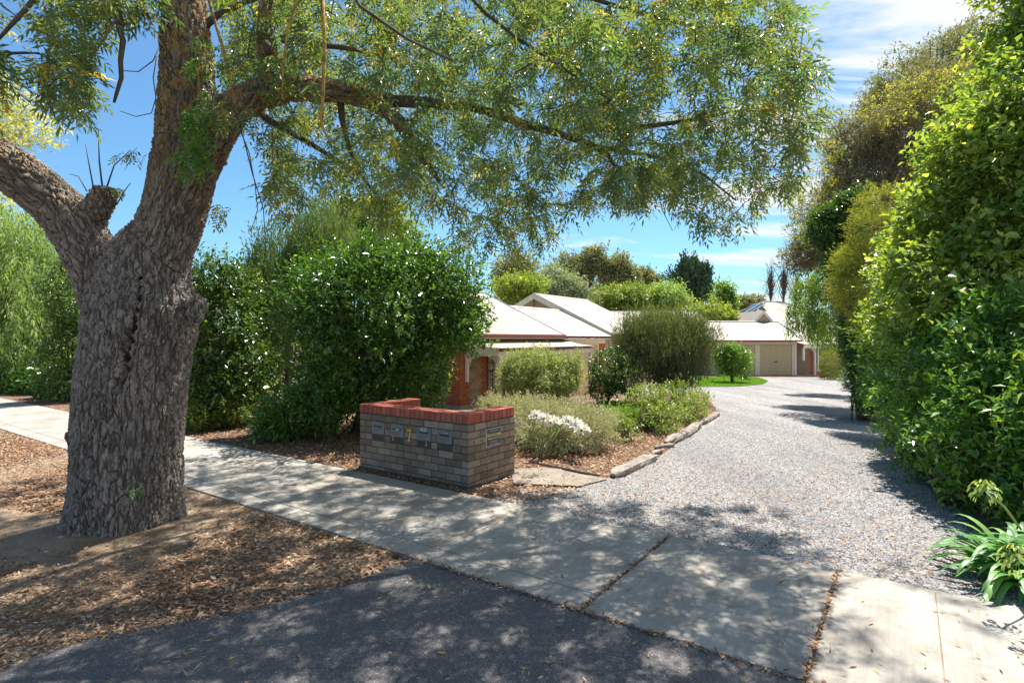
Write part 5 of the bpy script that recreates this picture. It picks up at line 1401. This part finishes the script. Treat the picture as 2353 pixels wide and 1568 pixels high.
sprout(452, 270, 34, 60, 5.1, 60, seed=1); sprout(455, 350, 40, 38, 5.05, 60, seed=2); sprout(470, 150, 26, 60, 5.15, 30, seed=3)
sprout(510, 265, 30, 22, 5.1, 22, 'ash', seed=4); sprout(508, 478, 18, 26, 5.2, 12, 'ash', seed=5); sprout(303, 350, 22, 16, 5.3, 12, 'ash', .11, seed=6)
sprout(572, 270, 26, 26, 4.9, 16, 'ash', seed=7); sprout(318, 1112, 12, 8, 4.98, 6, 'sprout', .06, 8); sprout(280, 435, 18, 12, 5.3, 6, 'ash', .09, 9)
sprout(515, 240, 16, 40, 4.9, 14, 'ash', seed=10)
# ------------------------------------------------------------------ garden plants, left of the drive
def gp(px, d): return (ray(px, 776, d)[0], d)
plant('glossy_bush', 'large rounded dark green glossy bush directly behind the letterbox wall', 'bush', gp(818, 10.6),
      [E(880, 700, 215, 140, 10.9, 1.6), E(1040, 690, 80, 120, 10.8, 1.0), E(745, 690, 95, 110, 10.9, 1.0), E(830, 850, 165, 110, 10.9, 1.4), E(970, 850, 58, 100, 10.7, 1.0), E(900, 610, 120, 70, 11, 1.0), E(1040, 745, 62, 72, 10.6, .8)],
      9500, 6, .095, .46, 'glossy', stems=60, stem_r=.035, parts=300, seed=1, amp=.24, freq=7, shell=.45,
      trunk=tk(815, 1000, 880, 10.8, .09, .06, 10), flowers=None)
plant('camellia_bush', 'tall camellia with red blooms and yellow-green top, right beside the ash trunk', 'bush', gp(500, 11.6),
      [E(520, 740, 75, 130, 11.8, 1.2), E(500, 870, 85, 95, 11.8, 1.2), E(570, 850, 60, 90, 12, 1.0), E(505, 650, 60, 70, 11.8, .8), E(455, 800, 50, 120, 11.9, .8)],
      5200, 6, .09, .5, 'camellia', stems=40, stem_r=.03, parts=120, seed=2, amp=.2, freq=4, trunk=tk(500, 965, 860, 11.6, .07, .05), flowers=('flower_red', 7, .045))
plant('juniper', 'slender blue-green juniper rising just right of the red flowered camellia', 'tree', gp(600, 13),
      [E(600, 640, 38, 100, 13.2, .5), E(612, 760, 50, 120, 13.2, .6), E(585, 700, 30, 90, 13.2, .4)],
      3400, 7, .10, .22, 'juniper', style='up', stems=90, stem_r=.012, seed=3, amp=.3, freq=5, tl=.3, shell=.3, twig='twig', trunk=tk(606, 950, 600, 13.2, .05, .02, 4))
plant('cypress', 'broad feathery grey-green cypress behind the glossy bush, taller than the juniper', 'tree', gp(710, 14.5),
      [E(700, 600, 75, 110, 14.6, 1.0), E(740, 540, 55, 75, 14.6, .8), E(650, 680, 60, 110, 14.6, .8), E(790, 600, 50, 80, 14.8, .6)],
      6500, 7, .11, .20, 'juniper', style='up', stems=120, stem_r=.014, seed=4, amp=.3, freq=5, tl=.32, shell=.3, twig='twig', tint=(.2, .95), trunk=tk(655, 950, 560, 14.6, .07, .03, 8))
plant('lime_tree', 'bright lime green tree top behind the cypress and the glossy bush', 'tree', gp(870, 17),
      [E(870, 520, 75, 75, 17, 1.1), E(830, 590, 75, 80, 17, 1.1), E(920, 600, 60, 80, 17, 1.0), E(800, 500, 40, 50, 17, .8)],
      3400, 6, .12, .55, 'lime', stems=60, stem_r=.03, seed=5, amp=.25, freq=4, trunk=tk(860, 930, 620, 17, .12, .07))
plant('background_shrubbery', 'dense mid green shrub mass filling the gaps behind the garden trees', 'bush', gp(760, 19),
      [E(560, 800, 150, 120, 18, 1.2), E(760, 800, 170, 120, 19, 1.2), E(960, 760, 130, 130, 19, 1.2), E(420, 860, 120, 90, 18, 1.2)],
      5200, 6, .13, .5, 'rose', stems=40, seed=6, tint=(.0, .6), amp=.2)
plant('low_glossy_shrub', 'low spreading dark glossy shrub at the path edge in front of the big bush', 'shrub', gp(680, 10),
      [E(660, 950, 80, 48, 9.9, .6), E(740, 940, 60, 55, 10.1, .6), E(620, 975, 40, 25, 9.7, .4)],
      1500, 6, .085, .40, 'glossy', stems=30, seed=7, tint=(.1, .9), parts=150, amp=.25)
plant('low_leafy_shrub', 'small leafy shrub with pale twigs between ash trunk and mulch', 'shrub', gp(490, 11.2),
      [E(480, 940, 60, 30, 11, .5), E(440, 960, 30, 28, 10.6, .4), E(540, 945, 40, 26, 11.2, .4), E(437, 905, 20, 38, 11, .3)],
      900, 6, .075, .45, 'rose', stems=70, stem_r=.012, twig='pale_twig', seed=8, tint=(.1, .9), amp=.3)
plant('box_shrub', 'tiny light green shrub in a gap between the camellia and the big glossy bush', 'shrub', gp(572, 14),
      [E(575, 868, 17, 26, 14, .25)], 300, 6, .05, .6, 'bright_leaf', stems=0, seed=9)
plant('feathery_tree', 'light feathery green tree at the far left beyond the footpath', 'tree', gp(40, 20),
      [E(70, 640, 110, 120, 20, 2.0), E(20, 560, 90, 90, 20, 1.8), E(110, 740, 80, 110, 19.6, 1.8), E(-60, 720, 160, 160, 20, 2.2), E(60, 790, 110, 80, 19.4, 1.6)],
      6400, 8, .20, .2, 'feather', style='weep', stems=90, stem_r=.03, seed=10, amp=.35, freq=6, tl=.5, shell=.3, twig='pale_twig', tint=(.1, 1), trunk=tk(20, 900, 700, 20.4, .16, .1))
plant('glossy_shrub', 'glossy green shrub squeezed between the feathery tree and the ash trunk', 'bush', gp(165, 16),
      [E(165, 690, 50, 110, 16, 1.0), E(170, 820, 60, 110, 16, 1.1)], 2600, 6, .095, .45, 'camellia', stems=20, seed=11, tint=(0, .8), floor=True)
plant('dark_understorey', 'dark leafy understorey shrub at the far edge of the path on the left', 'shrub', gp(60, 18.5),
      [E(90, 878, 90, 38, 18.2, .9), E(-40, 870, 110, 45, 19, 1.0), E(150, 880, 60, 45, 17, .8), E(20, 850, 90, 50, 19.5, 1.0)], 3400, 6, .13, .4, 'glossy', stems=20, seed=12, tint=(0, .6))
plant('pale_blossom_tree', 'pale yellow-green foliage of a tree high at the left edge, above the sawn limb', 'tree', gp(-60, 22),
      [E(-10, 280, 60, 60, 22, 1.4), E(60, 300, 55, 40, 22, 1.2), E(20, 230, 40, 40, 22, 1.0), E(-120, 330, 120, 150, 22, 2.2), E(-120, 560, 100, 120, 22, 2.2)], 2600, 7, .16, .4, 'blossom', stems=40, seed=13, tint=(.1, 1), amp=.3, trunk=tk(-120, 930, 400, 22, .2, .12))
plant('grey_green_shrub', 'clipped boxy grey-green shrub in front of the verandah', 'shrub', gp(1242, 13.8),
      [E(1242, 868, 92, 62, 13.8, .8), E(1200, 850, 55, 50, 13.6, .6), E(1290, 855, 50, 52, 13.8, .6)],
      6500, 6, .05, .5, 'grey_shrub', stems=60, stem_r=.008, seed=14, amp=.24, freq=7, twig='twig', tint=(.1, .95), shell=.55, flowers=('flower_red', 3, .03))
plant('lavender_mound', 'sprawling grey lavender mound behind the white lilies and letterbox wall', 'shrub', gp(1270, 9.4),
      [E(1190, 945, 75, 34, 10.6, .7), E(1255, 960, 95, 46, 9.9, .8), E(1345, 980, 70, 50, 9.4, .7), E(1270, 1000, 80, 38, 9.0, .5), E(1130, 930, 30, 20, 11, .4)],
      9000, 6, .040, .42, 'lavender', style='spike', stems=110, stem_r=.006, twig='pale_twig', seed=15, amp=.28, freq=9, tl=.10, shell=.45)
plant('rose_bush', 'leafy yellow-green rose bush at the front right of the garden bed', 'bush', gp(1490, 11.6),
      [E(1480, 945, 60, 40, 11.8, .6), E(1520, 960, 45, 38, 11.2, .5), E(1490, 905, 45, 25, 12, .4)], 800, 6, .055, .6, 'rose', stems=90, stem_r=.008, seed=16, amp=.35, twig='twig', tint=(.1, .95))
plant('rose_bush', 'dense rose bush leaning over the log edging nearest the gravel drive', 'bush', gp(1585, 13),
      [E(1585, 935, 45, 35, 13.2, .6), E(1560, 955, 45, 28, 12.6, .5), E(1608, 915, 25, 28, 14, .4)], 650, 6, .05, .6, 'rose', stems=50, stem_r=.008, seed=17, amp=.3, twig='twig', tint=(.15, 1))
plant('rose_bush', 'sparse twiggy rose bush with bare stems, right of the lavender mound', 'bush', gp(1442, 10),
      [E(1442, 990, 36, 34, 10.1, .4), E(1420, 965, 30, 25, 10.4, .3)], 200, 5, .045, .6, 'rose', stems=50, stem_r=.007, seed=18, amp=.35, twig='twig', tint=(0, .9))
plant('rose_bush', 'small rose bush standing behind the others before the bottlebrush', 'bush', gp(1545, 14),
      [E(1545, 905, 50, 30, 14.6, .5)], 420, 6, .05, .6, 'rose', stems=40, stem_r=.008, seed=19, amp=.35, twig='twig', tint=(.1, .9))
plant('camellia_bush', 'open glossy camellia between the grey-green shrub and the bottlebrush', 'bush', gp(1395, 17),
      [E(1395, 855, 50, 40, 17, .8), E(1385, 890, 45, 25, 17, .7), E(1430, 870, 40, 45, 17, .7), E(1400, 825, 30, 25, 17, .5)], 1300, 6, .085, .5, 'camellia', stems=30, stem_r=.03, seed=20, amp=.3, trunk=tk(1395, 925, 890, 17, .04, .03))
plant('bottlebrush_shrub', 'big upright dark bottlebrush shrub with yellow-green tips beside the drive', 'shrub', gp(1540, 17.5),
      [E(1530, 800, 105, 78, 17.8, 1.4), E(1450, 790, 42, 62, 17.6, .8), E(1600, 790, 42, 70, 17.8, .8), E(1520, 745, 80, 30, 17.8, 1.0), E(1545, 860, 70, 45, 17.6, .9)],
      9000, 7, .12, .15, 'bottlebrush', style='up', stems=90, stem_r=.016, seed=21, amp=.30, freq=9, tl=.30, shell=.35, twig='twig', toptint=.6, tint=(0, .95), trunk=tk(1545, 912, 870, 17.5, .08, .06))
plant('lawn_tree', 'small round glossy green tree growing in the round lawn', 'tree', hp(1682, 878),
      [E(1681, 824, 40, 37, 28.6, .9), E(1664, 812, 22, 24, 28.6, .6)], 1900, 6, .10, .5, 'bright_leaf', stems=16, stem_r=.02, seed=22, amp=.1, trunk=[(tuple(np.array(hit(1682, 880))-np.array((0,0,.05))), .09), (tuple(ray(1681, 850, 28.6)), .07)])
plant('lawn_shrub', 'thin open shrub on the lawn edge just right of the round tree', 'shrub', hp(1712, 869),
      [E(1716, 838, 16, 26, 31.5, .5), E(1705, 860, 14, 12, 31.5, .4)], 260, 5, .08, .5, 'bright_leaf', stems=24, stem_r=.014, seed=23, amp=.3)
# white belladonna lilies
lb = hit(1240, 1050)
LILY = thing('white_lilies', 'clump of tall white trumpet lilies flowering on bare stems before the lavender', 'flowers', tuple(lb))
r = random.Random(8)
heads = [(1188, 950, 0), (1196, 968, 0), (1232, 948, 1), (1250, 955, 2), (1268, 962, 3), (1284, 968, 4), (1305, 960, 5), (1322, 968, 5), (1338, 980, 6)]
basep = [(1178, 1010), (1182, 1018), (1206, 1040), (1226, 1050), (1238, 1045), (1252, 1042), (1264, 1045), (1272, 1050), (1280, 1056)]
MAT['stem_green'] = plain('stem_green', (.20, .30, .08), .5)
MAT['lily_throat'] = plain('lily_throat', (.75, .55, .16), .6)
def trumpet(p, d, sz, root):
    d = Vector(d).normalized(); s = d.orthogonal().normalized(); t = d.cross(s)
    mb = MB(); c0 = Vector(p)
    mb.tube([c0, c0+d*sz*.55], [sz*.05, sz*.16], 6, False); mb.obj('throat', MAT['lily_throat'], root)
    n = 6; P_, D_, N_ = [], [], []
    for k in range(n):
        a = 2*math.pi*k/n + r.random()*.3; o = s*math.cos(a)+t*math.sin(a)
        P_.append(c0 + d*sz*.42 + o*sz*.10); D_.append(d*.75+o*.85); N_.append(d*.7-o*.6)
    V, T, m = leaf_arrays(np.array(P_), np.array(D_), np.array(N_), np.full(n, sz*.72), np.full(n, sz*.34), .10, True)
    link('flower', mesh_np('flower', V, T, MAT['petal'], attr={'tint': np.full(len(V), .5)}), root)
for (hx_, hy_, _), (bx_, by_) in zip(heads, basep):
    b = Vector(hit(bx_, by_)); hd = Vector(ray(hx_, hy_+10, b.y)); rl = Vector(lb)
    mid = b.lerp(hd, .5) + Vector((r.uniform(-.02, .02), 0, .03))
    MB().tube([b-rl, mid-rl, hd-rl], [.011, .009, .008], 6).obj('stem', MAT['stem_green'], LILY, smooth=True)
    for k in range(6):
        a = 2*math.pi*k/6 + r.random(); trumpet(hd-rl, (math.cos(a), math.sin(a)*.8-.2, .25+.6*r.random()), .115+.03*r.random(), LILY)
for bx_, by_, hx_, hy_ in ((1196, 1035, 1222, 975), (1224, 1055, 1243, 1010), (1190, 1040, 1232, 992), (1180, 1045, 1220, 1005), (1252, 1050, 1286, 985), (1240, 1052, 1276, 990)):
    b = Vector(hit(bx_, by_)); hd = Vector(ray(hx_, hy_, b.y)); rl = Vector(lb)
    MB().tube([b-rl, b.lerp(hd, .55)+Vector((0, 0, .03))-rl, hd-rl], [.010, .008, .006], 6).obj('stem', MAT['stem_green'], LILY, smooth=True)
    dd2 = (hd-b).normalized(); MB().tube([hd-rl, hd-rl+dd2*.04, hd-rl+dd2*.085, hd-rl+dd2*.11], [.006, .014, .011, .002], 6).obj('bud', MAT['stem_green'], LILY, smooth=True)

# ------------------------------------------------------------------ right side of the drive
plant('laurel_hedge', 'tall broadleaf laurel hedge lining the right edge of the gravel drive', 'hedge', (4.9, 6.2),
      [E(2270, 1010, 95, 190, 5.9, .8), E(2200, 960, 80, 190, 6.9, .8), E(2140, 900, 80, 185, 8.2, .9), E(2085, 850, 65, 165, 10, 1.0), E(2330, 900, 120, 250, 6.0, .9), E(2420, 1000, 140, 240, 5.2, .9), E(2240, 780, 120, 120, 7.2, .9), E(2120, 1010, 40, 60, 7.3, .4)],
      13000, 6, .09, .46, 'laurel', stems=80, stem_r=.025, seed=31, parts=300, amp=.26, freq=8, shell=.45, tint=(.0, 1))
plant('broadleaf_tree', 'bright green broad leaved tree towering over the hedge at the right edge', 'tree', (6.6, 7.6),
      [E(2330, 430, 110, 200, 7.2, 1.1), E(2245, 350, 68, 115, 7.4, .9), E(2360, 190, 80, 150, 7.4, 1.0), E(2165, 530, 85, 140, 7.8, .9), E(2250, 620, 150, 150, 7.2, 1.1), E(2095, 660, 70, 115, 8.6, .9), E(2400, 500, 170, 380, 6.8, 1.2), E(2370, 50, 38, 60, 7.4, .8), E(2480, -120, 140, 200, 7.4, 1.1)],
      13000, 6, .095, .60, 'maple', stems=110, stem_r=.03, seed=32, parts=300, amp=.28, freq=8, shell=.5, tint=(.05, .95), trunk=tk(2400, 1100, 600, 7.6, .14, .1))
for i, (e, lab) in enumerate((
    ([E(2030, 470, 60, 45, 12.5, .7), E(2000, 520, 45, 45, 12.3, .6)], 'golden clipped conifer ball, uppermost of those beside the drive trees'),
    ([E(1975, 590, 45, 42, 12.3, .6), E(2010, 600, 35, 40, 12, .5)], 'golden conifer ball just under the uppermost one, at the hedge'),
    ([E(1950, 660, 38, 48, 12.5, .6), E(1945, 610, 28, 35, 12.5, .5)], 'leftmost golden conifer ball on the tree line, with browned edge'),
    ([E(1985, 680, 40, 60, 12.0, .6), E(2000, 740, 35, 60, 12, .5)], 'lowest golden conifer ball, resting against the laurel hedge'))):
    plant('golden_conifer', lab, 'conifer', (e[0][0][0], e[0][0][1], float(e[0][0][2])-.5), e, 1500, 7, .055, .25, 'gold_conifer', style='spike', stems=12, seed=40+i, amp=.14, freq=5, tint=(.1, .95), group='golden conifer clumps beside the drive', shell=.55)
plant('ivy_column', 'dark green ivy covered column of foliage standing at the right drive edge', 'tree', gp(2010, 14.4),
      [E(1938, 590, 36, 110, 14.6, .7), E(1968, 740, 32, 130, 14.4, .6), E(1988, 850, 28, 90, 14.0, .5), E(1900, 520, 35, 60, 15, .7), E(2000, 905, 24, 45, 13, .4), E(1950, 480, 40, 50, 14.8, .7)],
      5000, 6, .10, .5, 'ivy', stems=40, seed=50, amp=.18, tint=(0, .9), trunk=tk(2010, 930, 700, 14.4, .1, .07, -20), parts=60)
plant('feathery_conifer', 'upright feathery green conifer between the ivy column and the laurel hedge', 'conifer', gp(1990, 13.6),
      [E(1944, 760, 16, 100, 15.5, .4), E(1958, 800, 14, 85, 15, .4)], 1400, 7, .09, .16, 'juniper', style='up', stems=30, seed=51, tl=.25, tint=(.3, 1), amp=.2)
plant('grey_brown_tree', 'tall fine leaved grey-brown tree rising behind the hedge on the right', 'tree', gp(2060, 18),
      [E(2090, 310, 110, 90, 18, 1.6), E(2010, 390, 90, 100, 18, 1.5), E(1950, 470, 80, 90, 18, 1.4), E(1890, 550, 60, 80, 18.5, 1.2), E(1850, 590, 45, 35, 18.5, .8), E(2150, 230, 80, 80, 18, 1.4), E(1960, 330, 60, 60, 18, 1.2), E(2060, 520, 90, 120, 18, 1.3)],
      11500, 7, .15, .2, 'greybrown', stems=90, stem_r=.025, seed=52, amp=.25, freq=5, tl=.28, tint=(0, 1), twig='twig', trunk=tk(2060, 900, 520, 18, .15, .1))
plant('yellow_leaf_tree', 'airy tree with yellowing leaves fringing the grey-brown tree against the sky', 'tree', gp(2040, 17),
      [E(1870, 430, 50, 60, 17, .9), E(1850, 520, 35, 50, 17, .8), E(2030, 250, 70, 40, 16.6, .8), E(2110, 210, 60, 40, 16.4, .8), E(1900, 360, 50, 35, 17, .8), E(2180, 190, 50, 40, 16, .7), E(1840, 470, 25, 40, 17, .5)],
      800, 6, .11, .3, 'yellow_leaf', stems=70, stem_r=.012, seed=53, amp=.4, tint=(0, 1), twig='twig', trunk=tk(2040, 900, 500, 17, .08, .04, -80))
plant('eucalyptus', 'tall olive grey eucalyptus crown above the right hand trees', 'tree', gp(2150, 26),
      [E(2070, 200, 90, 55, 26, 2.0), E(2170, 140, 85, 60, 26, 2.0), E(2240, 100, 60, 50, 26, 1.6), E(2020, 240, 50, 35, 26, 1.4), E(2250, 200, 100, 90, 26, 2.0)],
      3600, 7, .20, .25, 'gum', stems=60, stem_r=.05, seed=54, amp=.3, freq=5, tint=(0, .9), trunk=tk(2150, 870, 250, 26, .3, .2))
plant('weeping_tree', 'light green tree with drooping leafy branches hanging in front of the far roof', 'tree', gp(1985, 22.5),
      [E(1895, 700, 48, 60, 22.5, 1.1), E(1850, 680, 26, 60, 22.5, .7), E(1905, 770, 34, 32, 22.5, .8), E(1868, 745, 28, 30, 22, .7), E(1818, 730, 12, 45, 22.5, .4), E(1905, 640, 42, 60, 22.5, 1.0)],
      2300, 6, .12, .32, 'bright_leaf', style='weep', stems=70, stem_r=.015, seed=55, amp=.3, tint=(.1, 1), tl=.35, trunk=tk(1985, 890, 640, 22.5, .1, .06, -40))
plant('box_hedge', 'clipped square bright green box hedge in front of the far unit window', 'hedge', hp(1912, 866),
      [E(1912, 832, 26, 34, 33.5, .8), E(1912, 850, 26, 22, 33.5, .8)], 1500, 6, .07, .5, 'gold_conifer', stems=0, seed=56, amp=.05, tint=(0, .7), shell=.7)
plant('silver_shrub', 'small silvery grey-blue shrub at the foot of the trees by the far drive', 'shrub', hp(1950, 890),
      [E(1947, 868, 14, 30, 24, .5)], 600, 6, .06, .3, 'silver', stems=0, seed=57, amp=.15)
plant('far_side_shrub', 'dark shrub filling the base of the trees along the right drive edge', 'shrub', gp(1960, 19),
      [E(1990, 800, 24, 100, 19, 1.0), E(2015, 820, 30, 110, 17, 1.0), E(2040, 800, 60, 150, 14, 1.2)], 2400, 6, .11, .45, 'ivy', stems=0, seed=58, tint=(.1, .8))

# agapanthus
ab = np.array(hit(2350, 1345)); AG = thing('agapanthus', 'agapanthus clump with strap leaves and pale seed heads at the lower right corner', 'plant', tuple(ab))
r = np.random.RandomState(3)
def strap(b0, yaw, el, L, wd, sag, nseg=9):
    V = []; p = np.array(b0, float); a = el
    for i in range(nseg+1):
        f = i/nseg; w_ = wd*min(1, .55+2.2*f)*(1-f**3.2)**.6
        t = np.array([math.cos(yaw)*math.cos(a), math.sin(yaw)*math.cos(a), math.sin(a)])
        s = np.array([-math.sin(yaw), math.cos(yaw), 0]); n = np.cross(t, s)
        V += [p + s*w_/2 - n*w_*.10, p + n*w_*.12*0, p - s*w_/2 - n*w_*.10]
        p = p + t*L/nseg; a -= sag*(.4+1.2*f)
        if p[2] < .012: p[2] = .012; a = max(a, 0)
    Q = []
    for i in range(nseg):
        for k in (0, 1): Q.append((i*3+k, i*3+k+1, i*3+k+4, i*3+k+3))
    return np.array(V), np.array(Q)
for i in range(290):
    cl_ = r.randint(4); off = np.array([(-.02, 0), (.22, -.12), (.12, .2), (.4, .05)][cl_])
    b0 = (off[0]+r.normal()*.06, off[1]+r.normal()*.06, .0)
    V, Q = strap(b0, r.rand()*6.283, 1.25-.75*r.rand(), .46+.22*r.rand(), .042+.014*r.rand(), .19+.07*r.rand())
    link('leaf', mesh_np('leaf', V, Q, MAT['agapanthus'], True, {'tint': np.full(len(V), r.rand())}), AG)
MAT['seed'] = leafmat('seed_pod', [(0, (.30, .42, .10)), (1, (.52, .58, .20))], .3, .5)
def seedhead(px, py, d, rr, bpx, bpy_):
    c = ray(px, py, d) - ab; b0 = ray(bpx, bpy_, d+.1) - ab
    st = MB().tube([tuple(b0), tuple((b0+c)/2+np.array((.01, 0, .02))), tuple(c)], [.008, .007, .006], 6).obj('flower_stalk', MAT['stem_green'], AG, smooth=True)
    n = 46; D = rand_dirs(n, r); D[:, 2] = D[:, 2]*.8 + .1; D /= np.linalg.norm(D, axis=1, keepdims=True)
    PL = np.stack([np.tile(c, (n, 1)), c + D*rr*.8], 1)
    V, Q = tubes_np(PL, np.full((n, 2), .0016), 3)
    hd = link('seed_head', mesh_np('seed_head', V, Q, MAT['stem_green']), AG)
    t = c + D*rr*.78; DD = D*.5 + np.array([0, 0, -.8])
    V, T, m = leaf_arrays(t, DD, D, np.full(n, rr*.42), np.full(n, rr*.2), 0, True)
    link('seed_pods', mesh_np('seed_pods', V, T, MAT['seed'], attr={'tint': np.repeat(r.rand(n), m)}), AG, kind='stuff')
seedhead(2262, 1125, 3.75, .095, 2345, 1215); seedhead(2335, 1280, 3.35, .10, 2400, 1330)
# sprigs growing at the path edge and trunk foot
def sprig(px, py, h, label, n=14, seed=1):
    b = np.array(hit(px, py)); b[2] = max(b[2], -.02); rt = thing('weed', label, 'weed', tuple(b)); r = np.random.RandomState(seed)
    MB().tube([(0, 0, 0), (.004, 0, h)], [.003, .0015], 5).obj('stem', MAT['stem_green'], rt)
    f = r.rand(n); P = np.column_stack([f*.004, f*0, f*h]); D = np.column_stack([r.normal(size=(n, 2)), .4+.5*r.rand(n)])
    V, T, m = leaf_arrays(P, D, np.tile([0, 0, 1.0], (n, 1))+rand_dirs(n, r)*.2, np.full(n, h*.36), np.full(n, h*.09), .1)
    link('leaves', mesh_np('leaves', V, T, MAT['bright_leaf'], attr={'tint': np.repeat(r.rand(n), m)}), rt)
sprig(1231, 1842*.672, .10, 'tiny green weed growing at the near edge of the footpath', 18, 1)
sprig(932*.0+826, 1232, .09, 'small upright weed on the footpath edge above the leaf litter', 16, 4)
sprig(232, 1232, .05, 'low green weed at the left foot of the ash trunk', 14, 2); sprig(832, 1068, .09, 'small bright weed at the left foot of the letterbox wall', 18, 3)

# ------------------------------------------------------------------ trees beyond the roofs
bgt = [
 ('gum_tree', 'olive gum tree above the near roof, leftmost behind the hanging ash leaves', 'tree', 1190, 62, [E(1195, 620, 45, 45, 62, 3), E(1165, 640, 40, 40, 62, 2.5)], 'gum', 1500, 0),
 ('gum_tree', 'spreading olive gum tree behind the brick gable', 'tree', 1300, 64, [E(1305, 615, 40, 35, 64, 2.5), E(1280, 640, 40, 30, 64, 2.5), E(1330, 650, 40, 30, 64, 2)], 'gum', 1600, 0),
 ('gum_tree', 'tallest open crowned gum tree on the skyline, with domed top', 'tree', 1350, 60, [E(1362, 590, 26, 24, 60, 1.8), E(1345, 620, 25, 25, 60, 1.6), E(1385, 610, 16, 18, 60, 1.2)], 'gum', 1100, 0),
 ('gum_tree', 'gum tree with ragged crown left of the passing white cloud', 'tree', 1430, 60, [E(1422, 612, 26, 25, 60, 1.8), E(1405, 640, 30, 25, 60, 1.6), E(1450, 635, 22, 20, 60, 1.3)], 'gum', 1200, 0),
 ('gum_tree', 'rightmost low gum tree of the row, left of the dark conifer', 'tree', 1482, 62, [E(1480, 640, 24, 22, 62, 1.6), E(1500, 655, 20, 16, 62, 1.4)], 'gum', 800, 0),
 ('dark_conifer', 'dark blue-green conifer standing alone on the skyline above the roofs', 'conifer', 1592, 62, [E(1588, 640, 40, 35, 62, 2.2), E(1582, 615, 26, 24, 62, 1.5), E(1600, 675, 45, 30, 62, 2.2), E(1555, 640, 25, 18, 62, 1.2), E(1618, 625, 18, 22, 62, 1.0)], 'dark_conifer', 1900, 2),
 ('leafy_tree', 'mid green leafy tree right of the dark conifer, against open sky', 'tree', 1662, 52, [E(1662, 680, 24, 34, 52, 1.4), E(1675, 700, 18, 25, 52, 1.2)], 'bright_leaf', 700, 0),
 ('yellow_green_tree', 'yellow-green tree behind the gable, left of the silver tree', 'tree', 1190, 34, [E(1180, 670, 45, 36, 34, 1.8), E(1215, 660, 35, 30, 34, 1.5)], 'lime', 1500, 0),
 ('silver_tree', 'silvery green tree rising right behind the brick gable apex', 'tree', 1285, 40, [E(1285, 655, 50, 38, 40, 2.0), E(1250, 665, 30, 30, 40, 1.4), E(1325, 680, 40, 30, 40, 1.6)], 'silver', 1900, 0),
 ('leafy_tree', 'light green leafy tree behind the near aerial', 'tree', 1420, 46, [E(1405, 690, 45, 28, 46, 2.2), E(1450, 685, 40, 30, 46, 2.0)], 'rose', 1700, 0),
 ('leafy_tree', 'grey-green rounded tree behind the bottlebrush, under the dark conifer', 'tree', 1530, 48, [E(1530, 685, 48, 32, 48, 2.4), E(1490, 690, 35, 28, 48, 2.0)], 'feather', 1800, 0),
 ('leafy_tree', 'bright yellow-green tree peeping over the bottlebrush at its right', 'tree', 1640, 44, [E(1635, 725, 45, 28, 44, 1.8), E(1670, 735, 25, 22, 44, 1.2), E(1600, 722, 30, 20, 44, 1.2)], 'lime', 1200, 0),
 ('distant_tree', 'distant dark rounded tree left of the far solar roof', 'tree', 1715, 85, [E(1718, 694, 24, 12, 85, 2.5), E(1702, 702, 18, 10, 85, 2.0), E(1738, 700, 15, 9, 85, 2)], 'gum', 700, 0),
 ('dark_backdrop_tree', 'dark evergreen filling the skyline behind the silver and leafy trees', 'tree', 1370, 72, [E(1240, 690, 90, 30, 72, 3), E(1400, 680, 90, 32, 72, 3), E(1500, 695, 80, 26, 72, 3)], 'ivy', 2400, 0),
]
for i, (nm, lab, cat, px, d, e, mt, n, st) in enumerate(bgt):
    s = d/60.
    plant(nm, lab, cat, gp(px, d), e, n, 7, .34*s, .42, mt, style='up' if st == 2 else 'broad', stems=45, stem_r=.07*s, seed=100+i, amp=.28, freq=5, tl=.8*s, tint=(0, .95), shell=.25, trunk=tk(px, 800, e[0] and HY - (e[0][0][2]-H)/d*F, d, .22*s, .12*s),
          group='gum trees on the skyline' if nm == 'gum_tree' else None)
# nearly bare poplars
for i, (px, top, wd) in enumerate(((1770, 600, 16), (1800, 590, 20), (1830, 615, 16))):
    d = 58; b = gp(px, d)
    plant('bare_poplar', ['nearly bare slender tree, leftmost of three behind the far roof', 'middle and tallest of three nearly bare trees behind the far roof', 'nearly bare tree beside the weeping leaves, right of its two fellows'][i], 'tree', b,
          [E(px, 655, wd+8, 50, d, 1.0), E(px, top+25, wd*.9, 30, d, .6)], 120, 3, .17, .35, 'gum', style='up', stems=120, stem_r=.035, seed=130+i, amp=.3, tl=.6, tint=(.2, .9), shell=.1, twig='twig', group='nearly bare trees behind the far roof', trunk=tk(px, 800, top+30, d, .15, .04))
print('leaf tris', NL[0])
